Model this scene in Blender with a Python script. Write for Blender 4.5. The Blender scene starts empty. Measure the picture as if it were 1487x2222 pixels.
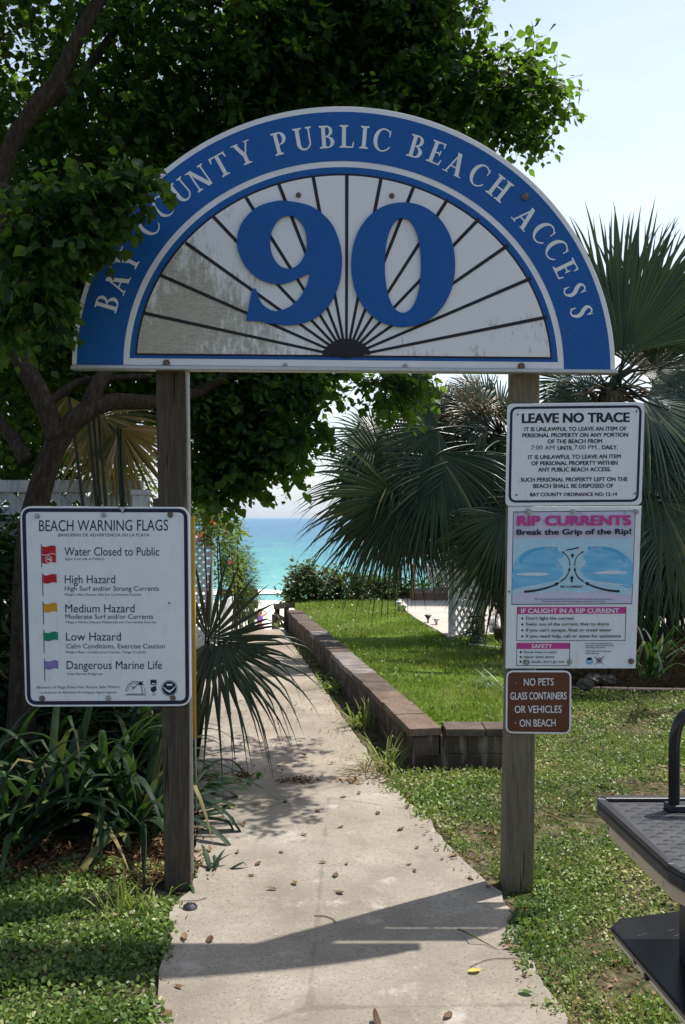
import bpy, math, random
import numpy as np
from mathutils import Vector, Matrix

SC = bpy.context.scene
COL = SC.collection
R_ = random.Random(7)
NR = np.random.default_rng(11)

# ------------------------------------------------------------------ camera, sky, sun, exposure
F, CX, HY, EYE = 1913.0, 743.5, 1124.0, 1.56          # focal length in photo pixels, horizon row, eye height
cam_d = bpy.data.cameras.new('camera')
cam = bpy.data.objects.new('camera', cam_d); COL.objects.link(cam)
cam.location = (0, 0, EYE); cam.rotation_euler = (math.radians(90), 0, 0)
cam_d.sensor_fit = 'VERTICAL'; cam_d.sensor_height = 36.0
cam_d.lens = 36.0 * F / 2222.0
cam_d.shift_y = (HY - 1111.0) / 2222.0
cam_d.clip_start = 0.05; cam_d.clip_end = 60000
SC.camera = cam

SUN_DIR = Vector((0.40, 0.228, 1.0)).normalized()
w = bpy.data.worlds.new('World'); SC.world = w; w.use_nodes = True
nt = w.node_tree
bg = nt.nodes['Background']; bg.inputs['Strength'].default_value = 0.11
sky = nt.nodes.new('ShaderNodeTexSky'); sky.sky_type = 'NISHITA'; sky.sun_disc = False
sky.sun_elevation = math.asin(SUN_DIR.z)
sky.sun_rotation = math.atan2(SUN_DIR.x, SUN_DIR.y)
sky.air_density = 1.0; sky.dust_density = 2.2; sky.ozone_density = 1.0
# pale sea haze: a bright veil that is strongest low over the water on the sun's side
tcw = nt.nodes.new('ShaderNodeTexCoord'); spw = nt.nodes.new('ShaderNodeSeparateXYZ'); nt.links.new(tcw.outputs['Generated'], spw.inputs[0])
rmp = nt.nodes.new('ShaderNodeValToRGB'); er = rmp.color_ramp.elements
for _ in range(3): er.new(.5)
for e_, (p_, c_) in zip(er, [(0, (.50, .60, .76)), (.04, (.50, .54, .64)), (.2, (.56, .54, .42)), (.55, (.34, .40, .36)), (1, (.06, .06, .06))]): e_.position = p_; e_.color = (*c_, 1)
nt.links.new(spw.outputs['Z'], rmp.inputs['Fac'])
dw = nt.nodes.new('ShaderNodeVectorMath'); dw.operation = 'DOT_PRODUCT'; nt.links.new(tcw.outputs['Generated'], dw.inputs[0]); dw.inputs[1].default_value = (.35, .94, 0)
mw = nt.nodes.new('ShaderNodeMapRange'); mw.inputs['From Min'].default_value = -.6; mw.inputs['From Max'].default_value = .85; mw.inputs['To Min'].default_value = .10; mw.inputs['To Max'].default_value = 1.0; nt.links.new(dw.outputs['Value'], mw.inputs['Value'])
vs = nt.nodes.new('ShaderNodeVectorMath'); vs.operation = 'SCALE'; nt.links.new(rmp.outputs['Color'], vs.inputs[0])
k_ = nt.nodes.new('ShaderNodeMath'); k_.operation = 'MULTIPLY'; k_.inputs[1].default_value = 5.2; nt.links.new(mw.outputs[0], k_.inputs[0])
# very thin streaks of high cloud in the haze
mpw = nt.nodes.new('ShaderNodeMapping'); mpw.inputs['Scale'].default_value = (1.0, 1.0, 4.5); mpw.inputs['Rotation'].default_value = (0, .35, 0); nt.links.new(tcw.outputs['Generated'], mpw.inputs['Vector'])
nw = nt.nodes.new('ShaderNodeTexNoise'); nw.inputs['Scale'].default_value = 2.6; nw.inputs['Detail'].default_value = 6; nw.inputs['Roughness'].default_value = .6; nt.links.new(mpw.outputs[0], nw.inputs['Vector'])
mr2 = nt.nodes.new('ShaderNodeMapRange'); mr2.inputs['From Min'].default_value = .35; mr2.inputs['From Max'].default_value = .7; mr2.inputs['To Min'].default_value = .86; mr2.inputs['To Max'].default_value = 1.22; nt.links.new(nw.outputs['Fac'], mr2.inputs['Value'])
k2_ = nt.nodes.new('ShaderNodeMath'); k2_.operation = 'MULTIPLY'; nt.links.new(k_.outputs[0], k2_.inputs[0]); nt.links.new(mr2.outputs[0], k2_.inputs[1]); nt.links.new(k2_.outputs[0], vs.inputs['Scale'])
av = nt.nodes.new('ShaderNodeVectorMath'); av.operation = 'ADD'; nt.links.new(sky.outputs['Color'], av.inputs[0]); nt.links.new(vs.outputs[0], av.inputs[1])
nt.links.new(av.outputs[0], bg.inputs['Color'])
sl = bpy.data.lights.new('sun', 'SUN'); sl.energy = 4.4; sl.angle = math.radians(0.53); sl.color = (1.0, 0.95, 0.87)
so = bpy.data.objects.new('sun', sl); COL.objects.link(so)
so.rotation_euler = (-SUN_DIR).to_track_quat('-Z', 'Y').to_euler(); so.location = (10, 5, 20)
SC.view_settings.view_transform = 'Standard'; SC.view_settings.look = 'None'
SC.view_settings.exposure = 0.55; SC.view_settings.gamma = 1.0
SC.view_settings.use_curve_mapping = False
SC.cycles.max_bounces = 8; SC.cycles.transparent_max_bounces = 6
SC.cycles.use_denoising = True

# ------------------------------------------------------------------ helpers
def P(px, py, Y):
    return Vector(((px - CX) * Y / F, Y, EYE - (py - HY) * Y / F))
def G(px, py, z=0.0):
    Y = F * (EYE - z) / (py - HY)
    return Vector(((px - CX) * Y / F, Y, z))

def tag(o, label=None, cat=None, group=None, kind=None):
    if label: o['label'] = label
    if cat: o['category'] = cat
    if group: o['group'] = group
    if kind: o['kind'] = kind
    return o
def thing(name, label, cat, loc=(0, 0, 0), group=None):
    o = bpy.data.objects.new(name, None); COL.objects.link(o)
    o.location = loc; o.empty_display_size = 0.1
    return tag(o, label, cat, group)
def world_base(o):
    b = Vector((0, 0, 0))
    while o is not None:
        b += Vector(o.location); o = o.parent
    return b

class MB:
    """collects polygons (world coordinates), then links them as one mesh object"""
    def __init__(self): self.v = []; self.f = []; self.m = []
    def add(self, vs, fs, mi=0):
        n = len(self.v); self.v += [tuple(p) for p in vs]
        for f in fs: self.f.append([n + i for i in f]); self.m.append(mi)
    def quad(self, a, b, c, d, mi=0): self.add([a, b, c, d], [(0, 1, 2, 3)], mi)
    def hexa(self, p, mi=0):             # 8 corners: 0-3 bottom loop, 4-7 top loop
        self.add(p, [(3, 2, 1, 0), (4, 5, 6, 7), (0, 1, 5, 4), (1, 2, 6, 5), (2, 3, 7, 6), (3, 0, 4, 7)], mi)
    def box(self, x0, x1, y0, y1, z0, z1, mi=0):
        self.hexa([(x0, y0, z0), (x1, y0, z0), (x1, y1, z0), (x0, y1, z0), (x0, y0, z1), (x1, y0, z1), (x1, y1, z1), (x0, y1, z1)], mi)
    def beam(self, a, b, wx, wz, up=(0, 0, 1), mi=0):
        a = Vector(a); b = Vector(b); d = (b - a).normalized(); u = Vector(up)
        s = d.cross(u)
        if s.length < 1e-4: s = d.cross(Vector((1, 0, 0)))
        s.normalize(); u = s.cross(d).normalized()
        s = s * (wx / 2); u = u * (wz / 2)
        self.hexa([a - s - u, a + s - u, a + s + u, a - s + u, b - s - u, b + s - u, b + s + u, b - s + u], mi)
    def tube(self, pts, rad, n=8, mi=0, cap=True):
        pts = [Vector(p) for p in pts]; k = len(pts)
        if not hasattr(rad, '__len__'): rad = [rad] * k
        rings = []; prev = None
        for i, p in enumerate(pts):
            d = (pts[min(i + 1, k - 1)] - pts[max(i - 1, 0)]).normalized()
            if prev is None:
                s = d.cross(Vector((0, 0, 1)))
                if s.length < 1e-3: s = d.cross(Vector((1, 0, 0)))
            else:
                s = prev - d * prev.dot(d)
            s.normalize(); prev = s; u = d.cross(s)
            rings.append([p + (s * math.cos(2 * math.pi * j / n) + u * math.sin(2 * math.pi * j / n)) * rad[i] for j in range(n)])
        vs = [q for r in rings for q in r]; fs = []
        for i in range(k - 1):
            for j in range(n):
                fs.append((i * n + j, i * n + (j + 1) % n, (i + 1) * n + (j + 1) % n, (i + 1) * n + j))
        if cap: fs.append(tuple(range(n - 1, -1, -1))); fs.append(tuple((k - 1) * n + j for j in range(n)))
        self.add(vs, fs, mi)
    def prism(self, loop, d, mi=0):      # loop of points, extruded by vector d
        n = len(loop); d = Vector(d); a = [Vector(p) for p in loop]; b = [p + d for p in a]
        self.add(a + b, [tuple(range(n)), tuple(range(2 * n - 1, n - 1, -1))] + [(i, n + i, n + (i + 1) % n, (i + 1) % n) for i in range(n)], mi)
    def strip(self, L, Rr, mi=0):
        n = len(L); self.add(list(L) + list(Rr), [(i, i + 1, n + i + 1, n + i) for i in range(n - 1)], mi)
    def build(self, name, mats, parent=None, smooth=False, bevel=0.0):
        base = world_base(parent)
        me = bpy.data.meshes.new(name)
        me.from_pydata([(x - base.x, y - base.y, z - base.z) for x, y, z in self.v], [], self.f)
        if not isinstance(mats, (list, tuple)): mats = [mats]
        for m in mats: me.materials.append(m)
        if len(mats) > 1: me.polygons.foreach_set('material_index', self.m)
        if smooth: me.polygons.foreach_set('use_smooth', [True] * len(me.polygons))
        me.update()
        o = bpy.data.objects.new(name, me); COL.objects.link(o)
        if parent: o.parent = parent
        if bevel:
            b = o.modifiers.new('bevel', 'BEVEL'); b.width = bevel; b.segments = 2; b.limit_method = 'ANGLE'; b.angle_limit = math.radians(40)
        return o

def np_mesh(name, V, faces_flat, fsizes, mat, parent=None, rnd=None, smooth=False):
    """fast mesh from numpy arrays"""
    base = np.array(world_base(parent)) if parent else np.zeros(3)
    me = bpy.data.meshes.new(name)
    me.vertices.add(len(V)); me.vertices.foreach_set('co', (V - base).astype(np.float32).ravel())
    me.loops.add(len(faces_flat)); me.loops.foreach_set('vertex_index', faces_flat.astype(np.int32))
    st = np.zeros(len(fsizes), np.int32); st[1:] = np.cumsum(fsizes)[:-1]
    me.polygons.add(len(fsizes)); me.polygons.foreach_set('loop_start', st)
    if smooth: me.polygons.foreach_set('use_smooth', np.ones(len(fsizes), bool))
    if rnd is not None:
        a = me.attributes.new('rnd', 'FLOAT', 'POINT'); a.data.foreach_set('value', rnd.astype(np.float32))
    me.update(calc_edges=True)
    me.materials.append(mat)
    o = bpy.data.objects.new(name, me); COL.objects.link(o)
    if parent: o.parent = parent
    return o

def unit(a): return a / np.maximum(np.linalg.norm(a, axis=-1, keepdims=True), 1e-9)

# leaf templates: (across, along, lift) and faces
T_RHOMB = (np.array([(0, 0, 0), (.33, .18, .04), (.5, .42, .06), (.2, .76, .02), (0, 1, -.06), (-.2, .76, .02), (-.5, .42, .06), (-.33, .18, .04)]), [(0, 1, 2, 3, 4), (0, 4, 5, 6, 7)])
T_OVAL = (np.array([(0, 0, 0), (.4, .3, .08), (.42, .65, .08), (0, 1, -.03), (-.42, .65, .08), (-.4, .3, .08)]), [(0, 1, 2, 3), (0, 3, 4, 5)])
T_LANCE = (np.array([(0, 0, 0), (.5, .35, .08), (0, 1, -.08), (-.5, .35, .08)]), [(0, 1, 2), (0, 2, 3)])
T_BLADE = (np.array([(-.5, 0, 0), (.5, 0, 0), (.32, .55, .05), (-.32, .55, .05), (0, 1, .22)]), [(0, 1, 2, 3), (3, 2, 4)])

def leaves(name, pos, axis, nrm, L, W, tpl, mat, parent=None, rnd=None):
    T, faces = tpl; N = len(pos); k = len(T)
    a = unit(axis); s = unit(np.cross(a, nrm)); n = np.cross(s, a)
    V = pos[:, None, :] + s[:, None, :] * (T[None, :, 0, None] * W[:, None, None]) + a[:, None, :] * (T[None, :, 1, None] * L[:, None, None]) + n[:, None, :] * (T[None, :, 2, None] * L[:, None, None])
    ff = np.concatenate([np.array(f) for f in faces]); fs = np.array([len(f) for f in faces])
    flat = (ff[None, :] + (np.arange(N) * k)[:, None]).ravel()
    if rnd is None: rnd = NR.random(N)
    return np_mesh(name, V.reshape(-1, 3), flat, np.tile(fs, N), mat, parent, np.repeat(rnd, k))

def inpoly(x, y, poly):
    c = np.zeros(len(x), bool); n = len(poly)
    for i in range(n):
        x1, y1 = poly[i][:2]; x2, y2 = poly[(i + 1) % n][:2]
        if y1 == y2: continue
        hit = ((y1 > y) != (y2 > y)) & (x < (x2 - x1) * (y - y1) / (y2 - y1) + x1)
        c ^= hit
    return c

def spline(pts, n=8, closed=False):
    """Catmull-Rom through pts (any dimension)"""
    pts = [np.array(p, float) for p in pts]; out = []; k = len(pts)
    rng = range(k) if closed else range(k - 1)
    for i in rng:
        if closed: p0, p1, p2, p3 = pts[i - 1], pts[i], pts[(i + 1) % k], pts[(i + 2) % k]
        else: p0, p1, p2, p3 = pts[max(i - 1, 0)], pts[i], pts[i + 1], pts[min(i + 2, k - 1)]
        for j in range(n):
            t = j / n
            out.append(.5 * (2 * p1 + (p2 - p0) * t + (2 * p0 - 5 * p1 + 4 * p2 - p3) * t * t + (3 * p1 - p0 - 3 * p2 + p3) * t ** 3))
    if not closed: out.append(pts[-1])
    return out

# ------------------------------------------------------------------ materials
class NB:
    def __init__(self, name):
        self.m = bpy.data.materials.new(name); self.m.use_nodes = True
        self.t = self.m.node_tree; self.p = self.t.nodes['Principled BSDF']; self.out = self.t.nodes['Material Output']
        self.co = None
    def n(self, kind, **kw):
        x = self.t.nodes.new(kind)
        for k, v in kw.items(): setattr(x, k, v)
        return x
    def l(self, a, b): self.t.links.new(a, b)
    def coords(self, scale=(1, 1, 1), loc=(0, 0, 0)):
        g = self.n('ShaderNodeNewGeometry'); mp = self.n('ShaderNodeMapping')
        mp.inputs['Scale'].default_value = scale; mp.inputs['Location'].default_value = loc
        self.l(g.outputs['Position'], mp.inputs['Vector']); return mp.outputs['Vector']
    def noise(self, scale, detail=4, rough=.6, stretch=(1, 1, 1), loc=(0, 0, 0), dist=0):
        x = self.n('ShaderNodeTexNoise'); x.inputs['Scale'].default_value = scale; x.inputs['Detail'].default_value = detail
        x.inputs['Roughness'].default_value = rough; x.inputs['Distortion'].default_value = dist
        self.l(self.coords(stretch, loc), x.inputs['Vector']); return x.outputs['Fac']
    def voro(self, scale, feature='F1', stretch=(1, 1, 1), out='Distance'):
        x = self.n('ShaderNodeTexVoronoi'); x.feature = feature; x.inputs['Scale'].default_value = scale
        self.l(self.coords(stretch), x.inputs['Vector']); return x.outputs[out]
    def ramp(self, fac, stops, interp='LINEAR'):
        r = self.n('ShaderNodeValToRGB'); r.color_ramp.interpolation = interp; e = r.color_ramp.elements
        while len(e) < len(stops): e.new(0.5)
        for i, (p, c) in enumerate(stops):
            e[i].position = p; e[i].color = (c, c, c, 1) if not hasattr(c, '__len__') else (*c, 1)
        self.l(fac, r.inputs['Fac']); return r.outputs['Color']
    def mix(self, fac, a, b, mode='MIX'):
        x = self.n('ShaderNodeMix'); x.data_type = 'RGBA'; x.blend_type = mode
        for val, key in ((fac, 0), (a, 6), (b, 7)):
            if hasattr(val, 'is_linked') or hasattr(val, 'links'): self.l(val, x.inputs[key])
            elif key == 0: x.inputs[0].default_value = val
            else: x.inputs[key].default_value = (*val, 1)
        return x.outputs[2]
    def math(self, op, a, b=0.0, clamp=False):
        x = self.n('ShaderNodeMath'); x.operation = op; x.use_clamp = clamp
        for i, val in enumerate((a, b)):
            if hasattr(val, 'links'): self.l(val, x.inputs[i])
            else: x.inputs[i].default_value = val
        return x.outputs[0]
    def sep(self):
        g = self.n('ShaderNodeNewGeometry'); s = self.n('ShaderNodeSeparateXYZ'); self.l(g.outputs['Position'], s.inputs[0]); return s.outputs
    def bump(self, h, strength=.3, dist=.01):
        b = self.n('ShaderNodeBump'); b.inputs['Strength'].default_value = strength; b.inputs['Distance'].default_value = dist
        self.l(h, b.inputs['Height']); self.l(b.outputs['Normal'], self.p.inputs['Normal'])
    def color(self, c):
        if hasattr(c, 'links'): self.l(c, self.p.inputs['Base Color'])
        else: self.p.inputs['Base Color'].default_value = (*c, 1)
    def done(self, rough=.6, spec=.3, metal=0):
        self.p.inputs['Roughness'].default_value = rough; self.p.inputs['Specular IOR Level'].default_value = spec
        self.p.inputs['Metallic'].default_value = metal; return self.m

def plain(name, col, rough=.6, spec=.3, metal=0, var=.12, scale=30, bump=0, stretch=(1, 1, 1)):
    b = NB(name); f = b.noise(scale, 5, .6, stretch)
    lo = tuple(c * (1 - var) for c in col); hi = tuple(min(c * (1 + var), 1) for c in col)
    b.color(b.ramp(f, [(.3, lo), (.7, hi)]))
    if bump: b.bump(f, bump, .004)
    return b.done(rough, spec, metal)

def leafmat(name, stops, trans=.35, tcol=(.16, .3, .03), rough=.45, spec=.35, noise=0.0):
    """two-sided leaf: principled + translucent, colour varies from leaf to leaf"""
    b = NB(name); a = b.n('ShaderNodeAttribute'); a.attribute_name = 'rnd'
    c = b.ramp(a.outputs['Fac'], stops)
    if noise:
        f = b.noise(noise, 3, .6); c = b.mix(b.ramp(f, [(.35, 0.0), (.7, .55)]), c, tuple(min(1, x * 1.7) for x in stops[len(stops) // 2][1]))
    b.color(c)
    t = b.n('ShaderNodeBsdfTranslucent'); mx = b.n('ShaderNodeMixShader'); mx.inputs[0].default_value = trans
    tc = b.mix(.75, c, tcol); b.l(tc, t.inputs['Color'])
    b.done(rough, spec)
    b.l(b.p.outputs[0], mx.inputs[1]); b.l(t.outputs[0], mx.inputs[2]); b.l(mx.outputs[0], b.out.inputs['Surface'])
    return b.m

M = {}
# wood posts
def woodmat(name, c_dark, c_mid, c_light, green=None):
    b = NB(name)
    g = b.noise(14, 6, .65, (6, 6, .35), dist=.6); fine = b.noise(60, 4, .6, (5, 5, .25))
    c = b.ramp(g, [(.28, c_dark), (.5, c_mid), (.75, c_light)])
    c = b.mix(b.ramp(fine, [(.35, .55), (.65, 0.0)]), c, tuple(x * .55 for x in c_mid))
    if green:
        c = b.mix(b.ramp(b.noise(3, 4), [(.45, 0.0), (.75, .6)]), c, green)
    crack = b.ramp(b.noise(5, 5, .5, (9, 9, .3), loc=(3, 1, 7)), [(.315, 1.0), (.335, 0.0)])
    c = b.mix(crack, c, (.02, .016, .012)); b.color(c)
    b.bump(b.math('SUBTRACT', fine, crack), .5, .004); return b.done(.85, .15)
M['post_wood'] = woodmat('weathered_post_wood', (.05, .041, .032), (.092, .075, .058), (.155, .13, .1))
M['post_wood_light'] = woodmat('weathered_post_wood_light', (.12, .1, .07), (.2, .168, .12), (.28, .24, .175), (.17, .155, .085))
M['grey_wood'] = woodmat('grey_wood', (.16, .14, .12), (.27, .25, .22), (.4, .38, .35))
M['brown_wood'] = woodmat('brown_wood', (.06, .045, .035), (.1, .08, .065), (.16, .13, .1))
M['deck_wood'] = woodmat('deck_wood', (.16, .11, .075), (.25, .18, .13), (.36, .28, .21))
M['deck_front'] = plain('deck_front', (.23, .15, .12), .8, .2)
M['orange_wood'] = plain('orange_wood', (.33, .18, .08), .8, .2, var=.25)
M['bark'] = None
b = NB('bark'); g = b.noise(25, 6, .7, (2, 2, .6)); b.color(b.ramp(g, [(.3, (.022, .017, .013)), (.55, (.055, .042, .032)), (.75, (.11, .09, .07))])); b.bump(g, .8, .012); M['bark'] = b.done(.9, .1)
b = NB('palm_bark'); g = b.noise(18, 5, .6, (3, 3, 1)); b.color(b.ramp(g, [(.3, (.05, .04, .03)), (.7, (.2, .16, .11))])); b.bump(g, .8, .02); M['palm_bark'] = b.done(.9, .1)

# signs
b = NB('sign_white'); n1 = b.noise(9, 5, .65); n2 = b.noise(22, 5, .7, (2.5, 1, .35)); n3 = b.noise(110, 3, .6)
c = b.ramp(n1, [(.3, (.77, .785, .82)), (.7, (.84, .85, .88))]); c = b.mix(b.ramp(n2, [(.56, 0.0), (.75, .45)]), c, (.5, .5, .48)); c = b.mix(b.ramp(n3, [(.71, 0.0), (.76, .5)]), c, (.3, .28, .26)); b.color(c); M['sign_white'] = b.done(.45, .4)
M['arch_white'] = plain('arch_white', (.8, .805, .83), .5, .35, var=.06, scale=7)
b = NB('arch_blue'); g = b.noise(140, 3, .6); g2 = b.noise(4, 4, .6)
c = b.ramp(g, [(.3, (.005, .085, .32)), (.7, (.01, .115, .4))]); c = b.mix(b.ramp(g2, [(.4, 0.0), (.8, .22)]), c, (.04, .13, .36)); b.color(c); M['arch_blue'] = b.done(.55, .3)
M['ink'] = plain('ink', (.018, .018, .03), .5, .3, var=.2)
M['ink_grey'] = plain('ink_grey', (.06, .06, .075), .5, .3, var=.2)
M['navy'] = plain('navy', (.016, .018, .05), .5, .3, var=.2)
M['black_line'] = plain('black_line', (.02, .017, .02), .5, .3, var=.2)
M['magenta'] = plain('magenta', (.56, .055, .28), .5, .3, var=.08)
M['red_ink'] = plain('red_ink', (.5, .015, .025), .5, .3, var=.08)
M['yellow_ink'] = plain('yellow_ink', (.68, .33, .02), .5, .3, var=.08)
M['green_ink'] = plain('green_ink', (.01, .24, .13), .5, .3, var=.08)
M['purple_ink'] = plain('purple_ink', (.25, .2, .5), .5, .3, var=.15)
M['brown_sign'] = plain('brown_sign', (.125, .042, .022), .45, .4, var=.08, scale=8)
M['steel'] = plain('steel', (.42, .41, .4), .45, .5, .6, var=.3, scale=90)
M['rusty'] = plain('rusty', (.19, .15, .115), .8, .2, .2, var=.5, scale=120)
M['dark_bolt'] = plain('dark_bolt', (.05, .045, .04), .7, .3, var=.4)
# stained fan panel: algae streaks run down the boards, thickest at the lower left
b = NB('fan_white'); s = b.sep()
n1 = b.noise(6, 6, .7, (1.2, 1, .8)); n2 = b.noise(26, 5, .7, (2.4, 1, .5)); n3 = b.noise(90, 3, .6, (.6, 1, 3))
lowz = b.math('SUBTRACT', 2.72, s[2]); lf = b.math('MULTIPLY', b.math('SUBTRACT', .25, s[0]), .28)
lf = b.math('MINIMUM', b.math('MAXIMUM', b.math('MULTIPLY', b.math('SUBTRACT', -.2, s[0]), .4), -.1), .2); amt = b.math('ADD', b.math('MULTIPLY', lowz, .42), lf)
k = b.math('ADD', b.math('MULTIPLY', n1, .9), b.math('MULTIPLY', n2, .55)); k = b.math('ADD', k, amt)
st = b.ramp(k, [(.86, 0.0), (1.5, .85)]);
k2 = b.math('MULTIPLY', st, b.ramp(n3, [(.3, .55), (.7, 1.0)]))
c = b.mix(k2, (.83, .83, .84), (.27, .235, .13)); spots = b.ramp(b.math('ADD', n2, b.math('MULTIPLY', lowz, .1)), [(.70, 0.0), (.78, .6)])
c = b.mix(spots, c, (.2, .17, .1)); b.color(c); M['fan_white'] = b.done(.6, .25)
# rip picture: bands of watercolour blue
b = NB('rip_water'); n1 = b.noise(9, 4, .6, (1, 1, 5)); b.color(b.ramp(n1, [(.3, (.12, .42, .72)), (.55, (.2, .53, .8)), (.75, (.38, .66, .85))])); M['rip_water'] = b.done(.5, .3)
M['rip_pale'] = plain('rip_pale', (.45, .68, .82), .5, .3, var=.06)
M['rip_foam'] = plain('rip_foam', (.66, .76, .84), .5, .3, var=.05)
M['rip_sand'] = plain('rip_sand', (.6, .58, .74), .5, .3, var=.04)
M['rip_band'] = plain('rip_band', (.1, .42, .72), .5, .3, var=.06)

# masonry and ground
b = NB('concrete'); n1 = b.noise(1.6, 6, .65); n2 = b.noise(45, 4, .6); v = b.voro(48)
c = b.ramp(n1, [(.25, (.15, .13, .102)), (.5, (.265, .235, .19)), (.72, (.38, .345, .288))])
c = b.mix(b.ramp(n2, [(.3, .55), (.55, 0.0)]), c, (.2, .18, .155))
c = b.mix(b.math('MULTIPLY', b.ramp(v, [(.09, .6), (.19, 0.0)]), b.ramp(b.noise(11, 3, .6, loc=(6, 1, 0)), [(.4, .15), (.65, 1.0)])), c, (.56, .53, .48))
c = b.mix(b.ramp(b.noise(95, 2, .5, loc=(4, 2, 0)), [(.34, .6), (.41, 0.0)]), c, (.1, .09, .072))
c = b.mix(b.ramp(b.noise(.9, 5, .65, loc=(9, 2, 0)), [(.46, 0.0), (.7, .7)]), c, (.19, .175, .15)); c = b.mix(b.ramp(b.noise(5, 5, .7, loc=(1, 7, 0)), [(.58, 0.0), (.7, .5)]), c, (.48, .46, .42)); c = b.mix(b.ramp(b.noise(9, 5, .7, loc=(3, 3, 0)), [(.3, .6), (.42, 0.0)]), c, (.16, .14, .115))
ck = b.voro(.62, 'DISTANCE_TO_EDGE', (1, 1, 0)); ck = b.math('ADD', ck, b.math('MULTIPLY', b.math('SUBTRACT', b.noise(7, 5, .7), .5), .05))
c = b.mix(b.ramp(ck, [(.0, .4), (.006, 0.0)]), c, (.1, .088, .07))
b.color(c); b.bump(n2, .35, .004); M['concrete'] = b.done(.9, .15)
b = NB('tan_concrete'); n1 = b.noise(2.2, 6, .65); n2 = b.noise(40, 4, .6); v = b.voro(90)
c = b.ramp(n1, [(.3, (.2, .168, .135)), (.55, (.305, .262, .212)), (.75, (.39, .345, .285))])
c = b.mix(b.ramp(n2, [(.3, .5), (.55, 0.0)]), c, (.19, .155, .125)); c = b.mix(b.ramp(v, [(.08, .6), (.16, 0.0)]), c, (.55, .5, .44))
b.color(c); b.bump(n2, .35, .004); M['tan_concrete'] = b.done(.9, .15)
M['patio'] = plain('patio', (.44, .4, .35), .9, .15, var=.12, scale=3)
b = NB('block'); n1 = b.noise(4, 5, .65); n2 = b.noise(50, 4, .65); n3 = b.noise(5, 4, .6, (3, 3, .5), loc=(2, 5, 1))
c = b.ramp(n1, [(.3, (.05, .038, .031)), (.55, (.09, .07, .057)), (.75, (.15, .12, .1))]); c = b.mix(b.ramp(n2, [(.35, .5), (.6, 0.0)]), c, (.06, .048, .04))
c = b.mix(b.ramp(n3, [(.55, 0.0), (.7, .7)]), c, (.3, .26, .22)); b.color(c); b.bump(n2, .6, .008); M['block'] = b.done(.92, .1)
def capmat(name, col):
    b = NB(name); n1 = b.noise(6, 5, .65); n2 = b.noise(60, 4, .65)
    c = b.ramp(n1, [(.3, tuple(x * .6 for x in col)), (.55, col), (.75, tuple(x * 1.35 for x in col))]); c = b.mix(b.ramp(n2, [(.35, .45), (.6, 0.0)]), c, tuple(x * .4 for x in col))
    b.color(c); b.bump(n2, .6, .006); return b.done(.92, .1)
M['cap_red'] = capmat('cap_red', (.19, .138, .108)); M['cap_brown'] = capmat('cap_brown', (.125, .1, .083)); M['cap_grey'] = capmat('cap_grey', (.25, .225, .205))

b = NB('ground'); s = b.sep(); n1 = b.noise(1.3, 6, .7); n2 = b.noise(30, 5, .7); n3 = b.noise(6, 5, .65, loc=(5, 5, 0))
soil = b.ramp(n2, [(.3, (.04, .03, .02)), (.5, (.115, .088, .058)), (.72, (.26, .215, .155))])
grn = b.ramp(n2, [(.3, (.012, .02, .007)), (.55, (.035, .05, .016)), (.75, (.09, .1, .04))])
c = b.mix(b.ramp(n3, [(.4, 1.0), (.62, 0.0)]), soil, grn)
sand = b.ramp(n2, [(.3, (.6, .56, .5)), (.7, (.75, .72, .67))])
c = b.mix(b.ramp(b.math('MULTIPLY', s[1], .04), [(.5, 0.0), (.54, 1.0)]), c, sand); b.color(c); b.bump(n2, .6, .01); M['ground'] = b.done(.95, .05)
b = NB('lawn'); n2 = b.noise(35, 5, .7); n3 = b.noise(2.2, 5, .65)
c = b.ramp(n2, [(.3, (.05, .09, .014)), (.55, (.10, .17, .025)), (.75, (.17, .22, .05))]); c = b.mix(b.ramp(n3, [(.6, 0.0), (.72, .6)]), c, (.2, .16, .09)); b.color(c); b.bump(n2, .6, .01); M['lawn'] = b.done(.95, .05)
b = NB('mulch'); n2 = b.noise(45, 5, .7, (1, 2.5, 1)); b.color(b.ramp(n2, [(.3, (.02, .014, .009)), (.5, (.07, .045, .028)), (.7, (.17, .105, .065))])); b.bump(n2, 1, .02); M['mulch'] = b.done(.95, .05)
b = NB('sea'); s = b.sep(); n1 = b.noise(.05, 6, .6, (1, 3, 1)); n2 = b.noise(.14, 6, .72, (1, .3, 1)); n3 = b.noise(.55, 5, .72, (1, .3, 1))
y = b.math('ADD', s[1], b.math('MULTIPLY', b.math('SUBTRACT', n1, .5), 60)); lg = b.math('MULTIPLY', b.math('LOGARITHM', b.math('MAXIMUM', y, 10), 10), .25)
c = b.ramp(lg, [(.45, (.13, .36, .33)), (.5, (.068, .265, .26)), (.545, (.045, .21, .24)), (.6, (.04, .15, .23)), (.67, (.042, .135, .24)), (.85, (.06, .16, .27)), (.95, (.1, .21, .32))])
c = b.mix(b.ramp(n2, [(.36, .55), (.52, 0.0)]), c, (.02, .11, .2)); c = b.mix(b.ramp(n3, [(.6, 0.0), (.72, .4)]), c, (.38, .58, .64))  # wave streaks in the colour; pale flecks stand for whitecaps and glints
b.color(c); b.bump(b.math('ADD', n2, b.math('MULTIPLY', n3, .4)), .6, .5); M['sea'] = b.done(.4, .12)
b = NB('foam'); n2 = b.noise(.6, 5, .65, (1, 2, 1)); b.color(b.ramp(n2, [(.3, (.55, .72, .72)), (.5, (.85, .88, .88))])); M['foam'] = b.done(.8, .1)

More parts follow.
